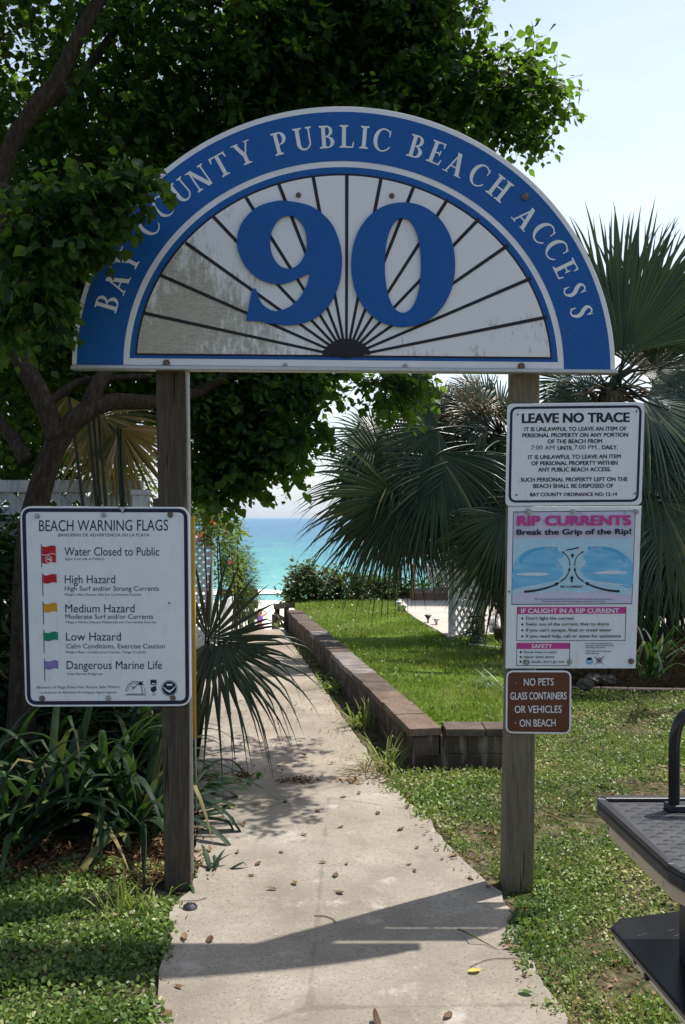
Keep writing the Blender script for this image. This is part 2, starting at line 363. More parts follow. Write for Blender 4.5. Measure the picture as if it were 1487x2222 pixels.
# plastic, paint, cloth
M['white_paint'] = plain('white_paint', (.72, .72, .74), .6, .3, var=.08, scale=12)
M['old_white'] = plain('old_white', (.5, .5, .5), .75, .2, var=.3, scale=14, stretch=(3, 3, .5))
M['white_plastic'] = plain('white_plastic', (.78, .78, .78), .4, .4, var=.03)
M['black_plastic'] = plain('black_plastic', (.022, .022, .026), .42, .45, var=.25, scale=60, bump=.15)
b = NB('tread_plate'); n1 = b.noise(12, 5, .65); n2 = b.noise(220, 2, .5)
c = b.ramp(n1, [(.35, (.03, .031, .036)), (.7, (.06, .062, .068))]); c = b.mix(b.ramp(b.noise(30, 5, .7, (1, 2, 1)), [(.66, 0.0), (.78, .6)]), c, (.3, .3, .32)); b.color(c); b.bump(n2, .2, .002); M['tread_plate'] = b.done(.55, .4)
M['black_gloss'] = plain('black_gloss', (.012, .012, .014), .22, .5, var=.3, scale=9)
M['beige'] = plain('beige', (.52, .42, .29), .4, .4, var=.05)
M['alu'] = plain('alu', (.5, .5, .5), .4, .5, .8, var=.1)
M['rubber'] = plain('rubber', (.02, .02, .02), .8, .2)
M['yellow_plastic'] = plain('yellow_plastic', (.5, .3, .04), .5, .3, var=.1)
M['house_wall'] = plain('house_wall', (.38, .37, .36), .8, .2, var=.06, scale=5)
M['house_trim'] = plain('house_trim', (.16, .15, .14), .8, .2, var=.1)
M['roof'] = plain('roof', (.2, .19, .18), .9, .1, var=.2, scale=20)
M['skin'] = plain('skin', (.5, .27, .17), .55, .3, var=.05)
M['hair'] = plain('hair', (.16, .08, .035), .6, .3, var=.3)
M['purple_cloth'] = plain('purple_cloth', (.24, .1, .38), .8, .1)
M['red_cloth'] = plain('red_cloth', (.72, .09, .13), .8, .1)
M['clay'] = plain('clay', (.1, .08, .07), .8, .2)
M['rock'] = plain('rock', (.1, .088, .075), .9, .1, var=.35, scale=12, bump=.6)
M['glass_pale'] = plain('glass_pale', (.55, .56, .56), .3, .5, var=.05)

# leaves
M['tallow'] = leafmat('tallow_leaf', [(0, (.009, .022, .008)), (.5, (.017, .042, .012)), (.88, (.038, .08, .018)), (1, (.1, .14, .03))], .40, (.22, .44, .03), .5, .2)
M['palm'] = leafmat('palm_leaf', [(0, (.014, .03, .014)), (.5, (.028, .052, .024)), (.8, (.05, .08, .034)), (.93, (.12, .14, .05)), (1, (.24, .21, .1))], .12, (.1, .17, .03), .33, .5)
M['palm_grey'] = leafmat('palm_leaf_grey', [(0, (.026, .055, .026)), (.6, (.046, .085, .04)), (1, (.09, .145, .05))], .22, (.12, .2, .04), .42, .4)
M['palmetto'] = leafmat('palmetto_leaf', [(0, (.015, .026, .012)), (.7, (.03, .045, .02)), (1, (.06, .075, .03))], .06, (.06, .09, .02), .4, .4)
M['dead_frond'] = leafmat('dead_frond', [(0, (.05, .035, .02)), (.6, (.13, .095, .06)), (1, (.3, .24, .16))], .1, (.3, .2, .1), .7, .1)
M['yellowed'] = leafmat('yellowed_palm_leaf', [(0, (.05, .08, .025)), (.35, (.2, .19, .05)), (.7, (.45, .3, .1)), (1, (.65, .58, .38))], .38, (.6, .42, .1), .5, .3)  # yellowed leaf tones, raised so the colour carries sunlit highlights too
M['strap'] = leafmat('strap_leaf', [(0, (.01, .022, .011)), (.55, (.02, .042, .02)), (.88, (.04, .078, .026)), (.94, (.13, .13, .045)), (1, (.24, .19, .09))], .2, (.08, .2, .025), .55, .18)
M['ginger'] = leafmat('broad_leaf', [(0, (.05, .1, .025)), (1, (.08, .16, .04))], .4, (.2, .42, .04), .4, .4)
M['hedge'] = leafmat('hedge_leaf', [(0, (.03, .05, .016)), (.6, (.06, .09, .024)), (.9, (.11, .15, .04)), (1, (.24, .22, .1))], .25, (.2, .28, .05))
M['vine'] = leafmat('vine_leaf', [(0, (.05, .1, .02)), (.6, (.1, .18, .03)), (1, (.2, .28, .06))], .4, (.32, .46, .06))
M['feather'] = leafmat('feather_leaf', [(0, (.04, .075, .02)), (1, (.1, .15, .035))], .3, (.2, .3, .05))
M['behind'] = leafmat('shrub_leaf', [(0, (.05, .1, .02)), (1, (.13, .2, .04))], .4, (.3, .45, .05))
M['cover'] = leafmat('cover_leaf', [(0, (.05, .09, .022)), (.35, (.10, .17, .036)), (.65, (.19, .26, .06)), (.88, (.30, .33, .11)), (1, (.36, .29, .16))], .3, (.28, .40, .07), .42, .4)
M['blade'] = leafmat('grass_blade', [(0, (.075, .12, .02)), (.5, (.155, .21, .04)), (.82, (.25, .27, .085)), (1, (.38, .33, .16))], .36, (.34, .46, .05), .5, .25)
M['dryblade'] = leafmat('dry_blade', [(0, (.16, .15, .06)), (1, (.38, .32, .17))], .3, (.35, .3, .1), .5, .3)
M['flower'] = leafmat('flower', [(0, (.45, .04, .13)), (.5, (.5, .12, .07)), (1, (.55, .24, .08))], .3, (.6, .15, .1))
M['dead_leaf'] = leafmat('dead_leaf', [(0, (.08, .05, .03)), (.5, (.19, .12, .065)), (1, (.36, .25, .14))], .15, (.4, .2, .06), .6, .2)
M['yellow_leaf'] = leafmat('yellow_leaf', [(0, (.6, .46, .08)), (1, (.7, .55, .12))], .2, (.6, .5, .1), .5, .3)
M['litter'] = leafmat('litter', [(0, (.05, .03, .018)), (.5, (.13, .075, .04)), (1, (.3, .2, .12))], .1, (.3, .18, .06), .7, .15)
# ================================================================== SETTING
WALL_A = Vector((.417, 5.43, 0)); WALL_D = Vector((-.1717, 1, 0))            # foot of the block wall, path side
def wall_x(y): return .417 - .1717 * (y - 5.43)
near_path = [tuple(G(x, y).xy) for x, y in [(270, 2420), (335, 2222), (350, 2120), (372, 2050), (376, 1990), (395, 1957), (425, 1940), (428, 1870), (425, 1790), (405, 1703),
             (800, 1697), (850, 1716), (905, 1762), (950, 1812), (985, 1862), (1040, 1912), (1085, 1948), (1100, 1990), (1125, 2060), (1165, 2120), (1210, 2190), (1226, 2222), (1300, 2420)]] + [(.74, 1.6), (.78, .3), (-.62, .3), (-.58, 1.6)]
far_path = [(-1.0, 5.165), (.262, 5.165), (-.059, 7.26), (-.735, 11.66), (-.80, 12.25), (-1.55, 12.25), (-1.42, 9.5), (-1.2, 7)]

def ground_z(x, y):
    t = np.clip((y - 12.35) / 12.0, 0, 1); s = t ** .8
    return -3.95 * s - .35 * np.clip((y - 38) / 26, 0, 2.2) - .0
xs = np.array([-4000, -300, -60, -20, -8] + list(np.arange(-5, 5.01, .5)) + [8, 20, 60, 300, 4000])
ys = np.array([-60, -10, 0] + list(np.arange(1, 12.4, .6)) + [12.35] + list(np.arange(12.9, 25, .8)) + [28, 34, 40, 48, 56, 64, 72, 80, 100])
gx, gy = np.meshgrid(xs, ys); gz = ground_z(gx, gy)
V = np.stack([gx, gy, gz], -1).reshape(-1, 3); nx, ny = len(xs), len(ys)
ii = (np.arange(ny - 1)[:, None] * nx + np.arange(nx - 1)[None, :]).ravel()
tag(np_mesh('ground', V, np.stack([ii, ii + 1, ii + nx + 1, ii + nx], -1).ravel(), np.full(len(ii), 4), M['ground'], smooth=True), kind='structure')

mb = MB(); sy = [58] + list(np.geomspace(62, 40000, 60)); sx = np.array([-40000, -4000, -800, -200, -60, -20, 0, 20, 60, 200, 800, 4000, 40000])
for i in range(len(sy) - 1):
    for j in range(len(sx) - 1):
        mb.quad((sx[j], sy[i], -4.28), (sx[j + 1], sy[i], -4.28), (sx[j + 1], sy[i + 1], -4.28), (sx[j], sy[i + 1], -4.28))
tag(mb.build('sea', M['sea']), kind='structure')
# breaking wave and wash along the shore
def foam_strip(y0, y1, z, seed, amp):
    r = np.random.default_rng(seed); x = np.linspace(-60, 60, 160); ph = r.random(6) * 6
    wob = lambda k: amp * (np.sin(x * .35 + ph[k]) + .6 * np.sin(x * .9 + ph[k + 1]) + .4 * np.sin(x * 2.1 + ph[k + 2]))
    return [(a, y0 + b, z) for a, b in zip(x, wob(0))], [(a, y1 + b, z) for a, b in zip(x, wob(3))]
mb = MB()
for y0, y1, z, sd, am in ((66.5, 71.0, -4.2, 1, .4), (58.5, 60.5, -4.2, 2, .4)):
    L, Rr = foam_strip(y0, y1, z, sd, am); mb.strip(L, Rr)
tag(mb.build('surf_foam', M['foam']), kind='stuff', label='white foam of small waves breaking on the sand')

def slab(name, poly, z, mat, rough_edge=.012):
    loop = []
    r = np.random.default_rng(5)
    for i, p in enumerate(poly):
        q = poly[(i + 1) % len(poly)]; n = max(1, int(math.dist(p, q) / .07))
        for j in range(n):
            t = j / n; loop.append((p[0] + (q[0] - p[0]) * t + r.normal() * rough_edge, p[1] + (q[1] - p[1]) * t + r.normal() * rough_edge * .5, z))
    mb = MB(); mb.prism([(x, y, -.05) for x, y, _ in loop], (0, 0, z + .05))
    return tag(mb.build(name, mat), kind='structure')
slab('path_near', near_path, .022, M['concrete'])
slab('path_far', far_path[:2] + far_path[2:4] + far_path[4:], .014, M['tan_concrete'], .006)
# older grey strip of the far path left of the long crack
mb = MB(); old = [(-.95, 5.17), tuple(G(543, 1697).xy), tuple(G(537, 1587).xy), tuple(G(560, 1470).xy), (-1.1, 9.8), (-1.35, 9.5), (-1.16, 7)]
slab('path_old_strip', old, .019, M['concrete'], .008)

# upper lawn held by the block wall
LAWN_Z = .225
def lawn_front(x): return np.where(x < 1.02, 5.5, np.where(x < 1.75, 5.5 + (x - 1.02) / .73 * 2.6, 8.1))
def lawn_z(x, y):
    t = np.clip((y - lawn_front(x)) / .7, 0, 1); t = np.where(x < 1.02, 1, t)
    t = t * t * (3 - 2 * t)
    return LAWN_Z * t - .03 * (1 - t) + .012 * np.sin(x * 2.1 + y) * t
rows = np.linspace(5.6, 14.6, 46); V = []; nx = 50
for y in rows:
    x0 = wall_x(y) + .17
    for j in range(nx):
        x = x0 + (9 - x0) * (j / (nx - 1)) ** 1.6; V.append((x, y, float(lawn_z(np.array(x), np.array(y)))))
V = np.array(V); ii = (np.arange(len(rows) - 1)[:, None] * nx + np.arange(nx - 1)[None, :]).ravel()
tag(np_mesh('upper_lawn', V, np.stack([ii, ii + 1, ii + nx + 1, ii + nx], -1).ravel(), np.full(len(ii), 4), M['lawn'], smooth=True), kind='structure')
# patio slab by the deck
pz = LAWN_Z + .03
patio = [G(738 + 130, 1309, pz), G(880, 1325, pz), G(905, 1343, pz), G(945, 1365, pz), G(975, 1382, pz), Vector((1.5, 9.9, pz)), Vector((6, 9.9, pz)), Vector((6, 15.2, pz)), Vector((.9, 15.2, pz))]
mb = MB(); mb.prism([(p.x, p.y, 0.02) for p in patio], (0, 0, pz - .02)); tag(mb.build('patio', M['patio']), kind='structure')
# dark mulch bed under the palms at the right
mb = MB(); bed = [(1.9, 8.05), (4.2, 7.85), (7, 7.9), (7, 9.8), (1.75, 9.8)]
mb.prism([(x, y, -.02) for x, y in bed], (0, 0, .30)); tag(mb.build('mulch_bed', M['mulch']), kind='structure')
# bare earth strip under the plants at the left
mb = MB(); earth = [tuple(G(x, y).xy) for x, y in [(-200, 1900), (60, 1905), (200, 1915), (330, 1925), (390, 1945), (420, 1900), (425, 1800), (400, 1700)]] + [(-1.15, 6.5), (-4, 6.5), (-4, 4)]
mb.add([(x, y, .006) for x, y in earth], [tuple(range(len(earth)))]); tag(mb.build('bare_earth', M['mulch']), kind='structure')

# ------------------------------------------------------------------ block retaining wall
wl = thing('block_wall', 'low dark concrete block retaining wall with flat caps running along the path towards the sea', 'wall', (.417, 5.43, 0))
WH = .265; dn = WALL_D.normalized(); sn = Vector((dn.y, -dn.x, 0)); L_w = 7.05
mb = MB(); r = R_
n_b = 17; bl = L_w / n_b
for k in range(n_b):
    for c in range(2):
        z0, z1 = (-.05, .1) if c == 0 else (.104, .215)
        off = 0 if c == 0 else .5
        a = WALL_A + dn * (bl * (k + off)) + sn * (.012 + r.uniform(0, .007)); 
        if c == 1 and k == n_b - 1: continue
        bq = a + dn * (bl - .007)
        p = [a, a + sn * .18, bq + sn * .18, bq]
        mb.hexa([Vector((q.x, q.y, z0)) for q in p] + [Vector((q.x, q.y, z1)) for q in p])
a = WALL_A + sn * .02; bq = a + dn * L_w; p = [a, a + sn * .165, bq + sn * .165, bq]            # mortar core, proud of nothing
mb.hexa([Vector((q.x, q.y, -.05)) for q in p] + [Vector((q.x, q.y, .212)) for q in p])
# return wall to the right
ax, ay = .417, 5.43
for k in range(2):
    for c in range(2):
        z0, z1 = (-.05, .1) if c == 0 else (.104, .215); x0 = ax + .012 + k * .335 + (.0 if c == 0 else .01); x1 = x0 + .328
        mb.box(x0 + (.19 if k == 0 else 0), x1, ay + .014 + r.uniform(0, .006), ay + .19, z0, z1)
mb.box(ax + .19, ax + .66, ay + .022, ay + .17, -.05, .213)
mb.build('block_course', M['block'], wl, bevel=.006)
mats = ['cap_red', 'cap_red', 'cap_red', 'cap_brown', 'cap_brown', 'cap_grey', 'cap_grey', 'cap_grey', 'cap_brown', 'cap_brown', 'cap_brown', 'cap_grey', 'cap_brown', 'cap_brown', 'cap_brown', 'cap_brown', 'cap_brown', 'cap_brown']
nc = 18; cl = L_w / nc
for k in range(nc):
    a = WALL_A + dn * (cl * k + (0.0 if k else -.012)) - sn * (.005 - r.uniform(-.011, .011)); bq = WALL_A + dn * (cl * (k + 1) - .006) - sn * (.005 - r.uniform(-.006, .006))
    p = [a, a + sn * .205, bq + sn * .205, bq]; mb = MB(); dz = r.uniform(-.007, .007)
    mb.hexa([Vector((q.x, q.y, .2165)) for q in p] + [Vector((q.x, q.y, WH + dz)) for q in p])
    o = mb.build('cap_block', M[mats[k]], wl, bevel=.005)
    if k in (1, 2): o['label'] = 'rusty orange cap block'
    if k in (5, 6): o['label'] = 'pale grey cap block'
for k in range(2):
    x0 = ax + .217 + k * .25; mb = MB(); mb.box(x0, x0 + .245, ay - .008 + k * .006, ay + .195, .2165, WH - .003); mb.build('cap_block', M['cap_brown'], wl, bevel=.005)

# ================================================================== SIGN POSTS
def post(name, label, bot, top, yf, depth, ztop, wm='post_wood'):
    """bot/top: photo x of the front face edges at the foot and at the top"""
    o = thing(name, label, 'post', ((bot[0] + bot[1] - 2 * CX) / 2 * yf / F, yf + depth / 2, 0), 'square timber posts of the arched sign')
    xb = [(x - CX) * yf / F for x in bot]; xt = [xb[i] + ((x - CX) * yf / F - xb[i]) * ztop / 2.2 for i, x in enumerate(top)]
    mb = MB(); n = 12; rr = random.Random(len(label)); rings = []
    for i in range(n + 1):
        t = i / n; z = -.15 + (ztop + .15) * t; x0 = xb[0] + (xt[0] - xb[0]) * t; x1 = xb[1] + (xt[1] - xb[1]) * t
        j = lambda: rr.uniform(-.0025, .0025)
        rings.append([(x0 + j(), yf + j(), z), (x1 + j(), yf + j(), z), (x1 + j(), yf + depth, z), (x0 + j(), yf + depth, z)])
    vs = [q for ring in rings for q in ring]; fs = [(0, 3, 2, 1), tuple(n * 4 + k for k in range(4))]
    for i in range(n):
        for k in range(4): fs.append((i * 4 + k, i * 4 + (k + 1) % 4, i * 4 + 4 + (k + 1) % 4, i * 4 + 4 + k))
    mb.add(vs, fs); mb.build('post_body', M[wm], o, bevel=.007)
    return o
YP = 3.68
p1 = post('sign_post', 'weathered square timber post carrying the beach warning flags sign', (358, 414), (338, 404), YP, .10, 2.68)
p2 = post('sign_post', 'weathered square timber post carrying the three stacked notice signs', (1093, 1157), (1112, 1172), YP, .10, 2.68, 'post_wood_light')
mb = MB(); mb.beam(P(409.5, 805, YP - .006), P(418, 1895, YP - .006), .008, .006, up=(0, 1, 0)); mb.build('sunlit_edge_strip', M['alu'], p1)  # thin pale strip added to stand for the sunlit edge of the post

# ================================================================== LETTERING HELPERS
_txt_cache = {}
def text_geo(body, bold=0.0, space=1.0):
    key = (body, bold, space)
    if key in _txt_cache: return _txt_cache[key]
    cu = bpy.data.curves.new('t', 'FONT'); cu.body = body; cu.size = 1; cu.offset = bold; cu.space_character = space; cu.resolution_u = 4
    ob = bpy.data.objects.new('t', cu); COL.objects.link(ob); bpy.context.view_layer.update()
    dg = bpy.context.evaluated_depsgraph_get(); me = ob.evaluated_get(dg).to_mesh()
    v = np.array([tuple(q.co) for q in me.vertices]); f = [tuple(q.vertices) for q in me.polygons]
    ob.evaluated_get(dg).to_mesh_clear(); bpy.data.objects.remove(ob); bpy.data.curves.remove(cu)
    _txt_cache[key] = (v, f); return v, f
CAPH = text_geo('H')[0][:, 1].max()
def put_text(mb, body, x0, x1, yb0, cap, Y, yb1=None, bold=0.0, mi=0, skew=0.0):
    """one printed line: photo x of both ends, photo baseline rows, capital height in photo pixels"""
    v, f = text_geo(body, 0.0); yb1 = yb0 if yb1 is None else yb1; e = bold * cap * 1.15
    mn, mx = v[:, 0].min(), v[:, 0].max(); u = (v[:, 0] - mn) / (mx - mn); h = v[:, 1] / CAPH * cap
    offs = [(0, 0)] if bold == 0 else [(-e, -e * .5), (e, -e * .5), (-e, e * .5), (e, e * .5), (0, 0)]      # heavier weight: the outline is struck again beside itself
    for k, (ox, oy) in enumerate(offs):
        mb.add([P(x0 + abs(e) + (x1 - x0 - 2 * abs(e)) * a + skew * b + ox, yb0 + (yb1 - yb0) * a - b * (1 - (e / cap if cap else 0)) + oy, Y - .00004 * k) for a, b in zip(u, h)], f, mi)
class PX:
    """flat shapes on an upright sheet at distance Y, given in photo pixels"""
    def __init__(self, Y): self.Y = Y; self.mb = MB()
    def poly(self, pts, mi=0, d=0.0): self.mb.add([P(x, y, self.Y - d) for x, y in pts], [tuple(range(len(pts)))], mi)
    def strip(self, L, R, mi=0, d=0.0): self.mb.strip([P(x, y, self.Y - d) for x, y in L], [P(x, y, self.Y - d) for x, y in R], mi)
    def line(self, pts, w, mi=0, d=0.0):
        pts = [np.array(p, float) for p in pts]; n = len(pts); ws = w if hasattr(w, '__len__') else [w] * n; L = []; Rr = []
        for i, p in enumerate(pts):
            t = pts[min(i + 1, n - 1)] - pts[max(i - 1, 0)]; t = t / (np.linalg.norm(t) + 1e-9); nn = np.array([-t[1], t[0]]) * ws[i] / 2
            L.append(p + nn); Rr.append(p - nn)
        self.strip(L, Rr, mi, d)
    def disc(self, c, r, mi=0, d=0.0, n=20, ry=None):
        self.poly([(c[0] + r * math.cos(2 * math.pi * k / n), c[1] + (ry or r) * math.sin(2 * math.pi * k / n)) for k in range(n)], mi, d)
def bolt(parent, x, y, r, Y, mat='steel', washer=True, name='bolt'):
    c = P(x, y, Y); k = Y / F; mb = MB()
    def cyl(rad, y0, y1, n=14):
        mb.prism([(c.x + rad * math.cos(2 * math.pi * j / n), y0, c.z + rad * math.sin(2 * math.pi * j / n)) for j in range(n)], (0, y1 - y0, 0))
    if washer: cyl(r * k, c.y - .003, c.y)
    cyl(r * k * .55, c.y - .009, c.y - (.003 if washer else 0), 8)
    return mb.build(name, M[mat], parent, bevel=.001)
def rounded(TL, TR, BR, BL, r, n=6):
    """rounded quadrilateral loop in photo pixels"""
    c = [np.array(q, float) for q in (TL, TR, BR, BL)]; out = []
    for i in range(4):
        p, a, b = c[i], c[i - 1], c[(i + 1) % 4]
        da = (a - p) / np.linalg.norm(a - p); db = (b - p) / np.linalg.norm(b - p); p0 = p + da * r; p2 = p + db * r
        for k in range(n + 1):
            t = k / n; out.append((1 - t) ** 2 * p0 + 2 * t * (1 - t) * (p * .9 + (p0 + p2) * .05) + t * t * p2)
    return out
def inset(loop, d):
    c = np.mean(loop, axis=0); out = []; n = len(loop)
    for i, p in enumerate(loop):
        t = loop[(i + 1) % n] - loop[i - 1]; nn = np.array([-t[1], t[0]]); nn = nn / (np.linalg.norm(nn) + 1e-9)
        if np.dot(nn, c - p) < 0: nn = -nn
        out.append(p + nn * d)
    return out
def panel(parent, loop, Y, th, mat, name='panel'):
    mb = MB(); mb.prism([P(x, y, Y) for x, y in loop], (0, th, 0)); return mb.build(name, M[mat], parent, bevel=.0008)
def ring(parent, la, lb, Y, mat, name='border'):
    mb = MB(); mb.strip([P(x, y, Y) for x, y in la + la[:1]], [P(x, y, Y) for x, y in lb + lb[:1]]); return mb.build(name, M[mat], parent)

# ================================================================== SERIF GLYPHS (capital height 1)
def g_stem(x0, x1, y0=0, y1=1, sb=True, stp=True, sw=.11):
    out = [[(x0, y0), (x1, y0), (x1, y1), (x0, y1)]]; h = .045
    if sb: out.append([(x0 - sw, y0), (x1 + sw, y0), (x1 + sw, y0 + h), (x1 + .02, y0 + h * 2.0), (x0 - .02, y0 + h * 2.0), (x0 - sw, y0 + h)])
    if stp: out.append([(x0 - sw, y1), (x0 - sw, y1 - h), (x0 - .02, y1 - 2 * h), (x1 + .02, y1 - 2 * h), (x1 + sw, y1 - h), (x1 + sw, y1)])
    return out
def g_arc(cx, cy, ro, so, ri, si, a0, a1, n=18):
    """band between an outer ellipse (ro, so) and an inner one (ri, si)"""
    L = []; Rr = []
    for k in range(n + 1):
        a = math.radians(a0 + (a1 - a0) * k / n); L.append((cx + ro * math.cos(a), cy + so * math.sin(a))); Rr.append((cx + ri * math.cos(a), cy + si * math.sin(a)))
    return [('S', L, Rr)]
def g_stroke(pts, ws, n=6):
    q = spline([(*p, w) for p, w in zip(pts, ws)], n); L = []; Rr = []
    for i in range(len(q)):
        t = q[min(i + 1, len(q) - 1)][:2] - q[max(i - 1, 0)][:2]; t = t / (np.linalg.norm(t) + 1e-9); nn = np.array([-t[1], t[0]]) * q[i][2] / 2
        L.append(tuple(q[i][:2] + nn)); Rr.append(tuple(q[i][:2] - nn))
    return [('S', L, Rr)]
def diag(x0, y0, x1, y1, w): return [[(x0 - w / 2, y0), (x0 + w / 2, y0), (x1 + w / 2, y1), (x1 - w / 2, y1)]]
def serif(x, y, w, h=.045): return [[(x - w / 2, y), (x + w / 2, y), (x + w / 2, y + h), (x - w / 2, y + h)]]
S_ = .17
GL = {
 'I': (.42, g_stem(.125, .295)),
 'L': (.66, g_stem(.12, .29) + [[(.29, 0), (.62, 0), (.66, .27), (.62, .27), (.56, .06), (.29, .06)]]),
 'T': (.76, g_stem(.295, .465, stp=False) + [[(.0, 1), (.76, 1), (.76, .74), (.72, .74), (.66, .935), (.1, .935), (.04, .74), (0, .74)]]),
 'E': (.66, g_stem(.12, .29) + [[(.29, 0), (.62, 0), (.66, .26), (.62, .26), (.55, .06), (.29, .06)], [(.29, .94), (.53, .94), (.57, .77), (.61, .77), (.61, 1), (.29, 1)], [(.29, .475), (.46, .475), (.48, .39), (.52, .39), (.52, .64), (.48, .64), (.46, .54), (.29, .54)]]),
 'H': (.88, g_stem(.12, .29) + g_stem(.59, .76) + [[(.29, .47), (.59, .47), (.59, .54), (.29, .54)]]),
 'B': (.68, g_stem(.12, .29) + g_arc(.33, .75, .28, .25, .13, .195, -90, 90) + g_arc(.35, .26, .32, .26, .15, .205, -90, 90) + [[(.29, .945), (.34, .945), (.34, 1), (.29, 1)], [(.29, 0), (.36, 0), (.36, .055), (.29, .055)], [(.29, .49), (.36, .49), (.36, .535), (.29, .535)]]),
 'P': (.64, g_stem(.12, .29) + g_arc(.33, .715, .31, .285, .145, .23, -90, 90) + [[(.29, .945), (.34, .945), (.34, 1), (.29, 1)], [(.29, .43), (.34, .43), (.34, .485), (.29, .485)]]),
 'U': (.86, g_stem(.12, .29, .3, 1, sb=False) + g_stem(.68, .75, .3, 1, sb=False, sw=.1) + g_arc(.435, .32, .315, .335, .145, .26, 180, 295) + g_arc(.435, .32, .315, .335, .25, .26, 295, 360)),
 'N': (.92, g_stem(.13, .2, sw=.1) + g_stem(.72, .79, sb=False, sw=.1) + diag(.17, 1, .7, -.01, .2) + serif(.08, .955, .2)),
 'A': (.86, diag(.13, 0, .43, 1, .075) + diag(.69, 0, .40, 1.0, .19) + [[(.22, .31), (.62, .31), (.6, .37), (.24, .37)]] + serif(.12, 0, .27) + serif(.71, 0, .32)),
 'Y': (.82, diag(.38, .42, .13, 1, .18) + diag(.44, .42, .69, 1, .075) + g_stem(.315, .485, 0, .45, stp=False) + serif(.13, .955, .33) + serif(.69, .955, .27)),
 'C': (.80, g_arc(.44, .5, .42, .52, .245, .455, 95, 265) + g_arc(.44, .5, .42, .52, .37, .455, 265, 322) + g_arc(.44, .5, .42, .52, .37, .455, 38, 95) + [[(.70, .66), (.745, .66), (.745, .97), (.70, .92)], [(.71, .16), (.75, .25), (.785, .25), (.74, .10)]]),
 'O': (.92, g_arc(.46, .5, .45, .52, .27, .46, 0, 360, 36)),
 'S': (.56, g_stroke([(.47, .78), (.36, .95), (.2, .93), (.13, .79), (.22, .62), (.37, .47), (.43, .27), (.33, .06), (.15, .05), (.06, .22)], [.05, .06, .08, .15, .18, .18, .15, .08, .06, .05]) + [[(.455, .70), (.49, .70), (.49, 1.0), (.455, .95)], [(.04, .02), (.075, .07), (.075, .31), (.04, .31)]]),
}

# ================================================================== ARCHED SIGN
YA = 3.632
arch = thing('arched_sign', 'large half round blue and white sign with the number 90 over a sunray fan', 'sign', tuple(P(746, 797, YA + .02)))
ACX, ABY = 746.0, 796.0
def base_y(x): return 791 + (x - 157) * (11 / 1178)                 # the sign sits slightly out of level
def ell(hw, hh, n=96, y0=None, a0=0, a1=180):
    out = []
    for k in range(n + 1):
        a = math.radians(a0 + (a1 - a0) * k / n); x = ACX - hw * math.cos(a); out.append((x, base_y(x) - hh * math.sin(a)))
    return out
mb = MB(); mb.prism([P(x, y, YA) for x, y in ell(589.5, 566)], (0, .03, 0)); mb.build('board', M['arch_white'], arch, bevel=.002)
d1, d2, d3, d4 = .0012, .0024, .0036, .0048
px = PX(YA); px.strip(ell(579, 554), ell(478, 447), d=d1)
px.mb.build('blue_band', M['arch_blue'], arch)
def half(hw, hh, cut, n=96):
    return [(x, min(y, base_y(x) - cut)) for x, y in ell(hw, hh, n)]
px = PX(YA); px.poly([(x, y) for x, y in half(465, 434, 15)], d=.0006); px.mb.build('blue_field', M['arch_blue'], arch)
px = PX(YA); px.poly(half(453, 420, 22), d=d2); px.mb.build('fan_outline', M['black_line'], arch)
px = PX(YA); px.poly(half(449, 415.5, 26), d=d3); px.mb.build('fan_panel', M['fan_white'], arch)
px = PX(YA); ctr = (752, 775)
ends = [(311, 679), (348.5, 597), (402.7, 526.5), (463, 470), (534, 428.5), (605, 399), (680, 384.7), (753, 379.5), (827.6, 385), (899, 402.6), (972, 431.8), (1040, 474.5), (1103, 532), (1153, 603.7), (1187, 688)]
for i, e in enumerate(ends): px.line([ctr, e], [5.5, 7.6], d=d4 + i * .00006)
px.poly([(ctr[0] + 50 * math.cos(a) * (1 + .07 * (k % 2)), min(770, 772 - 36 * math.sin(a) * (1 + .07 * (k % 2)))) for k, a in enumerate(np.linspace(math.pi, 0, 31))], d=d4 + .0014)
px.mb.build('fan_rays', M['black_line'], arch)
# words round the band
letters = [('BAY', [('B', 232.6, 658), ('A', 253.7, 613), ('Y', 277.5, 564)]),
           ('COUNTY', [('C', 322, 489), ('O', 354.7, 447), ('U', 392.3, 414), ('N', 434, 386), ('T', 479.8, 358.7), ('Y', 529.9, 332.6)]),
           ('PUBLIC', [('P', 607, 311), ('U', 658, 301.3), ('B', 709, 297), ('L', 752.7, 296), ('I', 791, 298), ('C', 829.4, 303.4)]),
           ('BEACH', [('B', 903.5, 318), ('E', 947.5, 331), ('A', 990, 355.6), ('C', 1040, 379.5), ('H', 1084.8, 408.7)]),
           ('ACCESS', [('A', 1141.4, 471.3), ('C', 1179, 504.6), ('C', 1207, 541), ('E', 1228, 582.8), ('S', 1247.7, 629.7), ('S', 1262, 676.4)])]
for word, ls in letters:
    mb = MB()
    for ch, x, y in ls:
        an = math.atan2((x - ACX) / 525 ** 2, (ABY - y) / 500 ** 2); wd, geo = GL[ch]; h = 49.0; cw = 49.0
        for k, g in enumerate(geo):
            dd = .0016 + .00007 * k
            def tr(q): 
                u = (q[0] - wd / 2) * cw; v = (q[1] - .5) * h
                return P(x + u * math.cos(an) + v * math.sin(an), y + u * math.sin(an) - v * math.cos(an), YA - dd)
            if g[0] == 'S': mb.strip([tr(q) for q in g[1]], [tr(q) for q in g[2]])
            else: mb.add([tr(q) for q in g], [tuple(range(len(g)))])
    mb.build('lettering', M['arch_white'], arch)
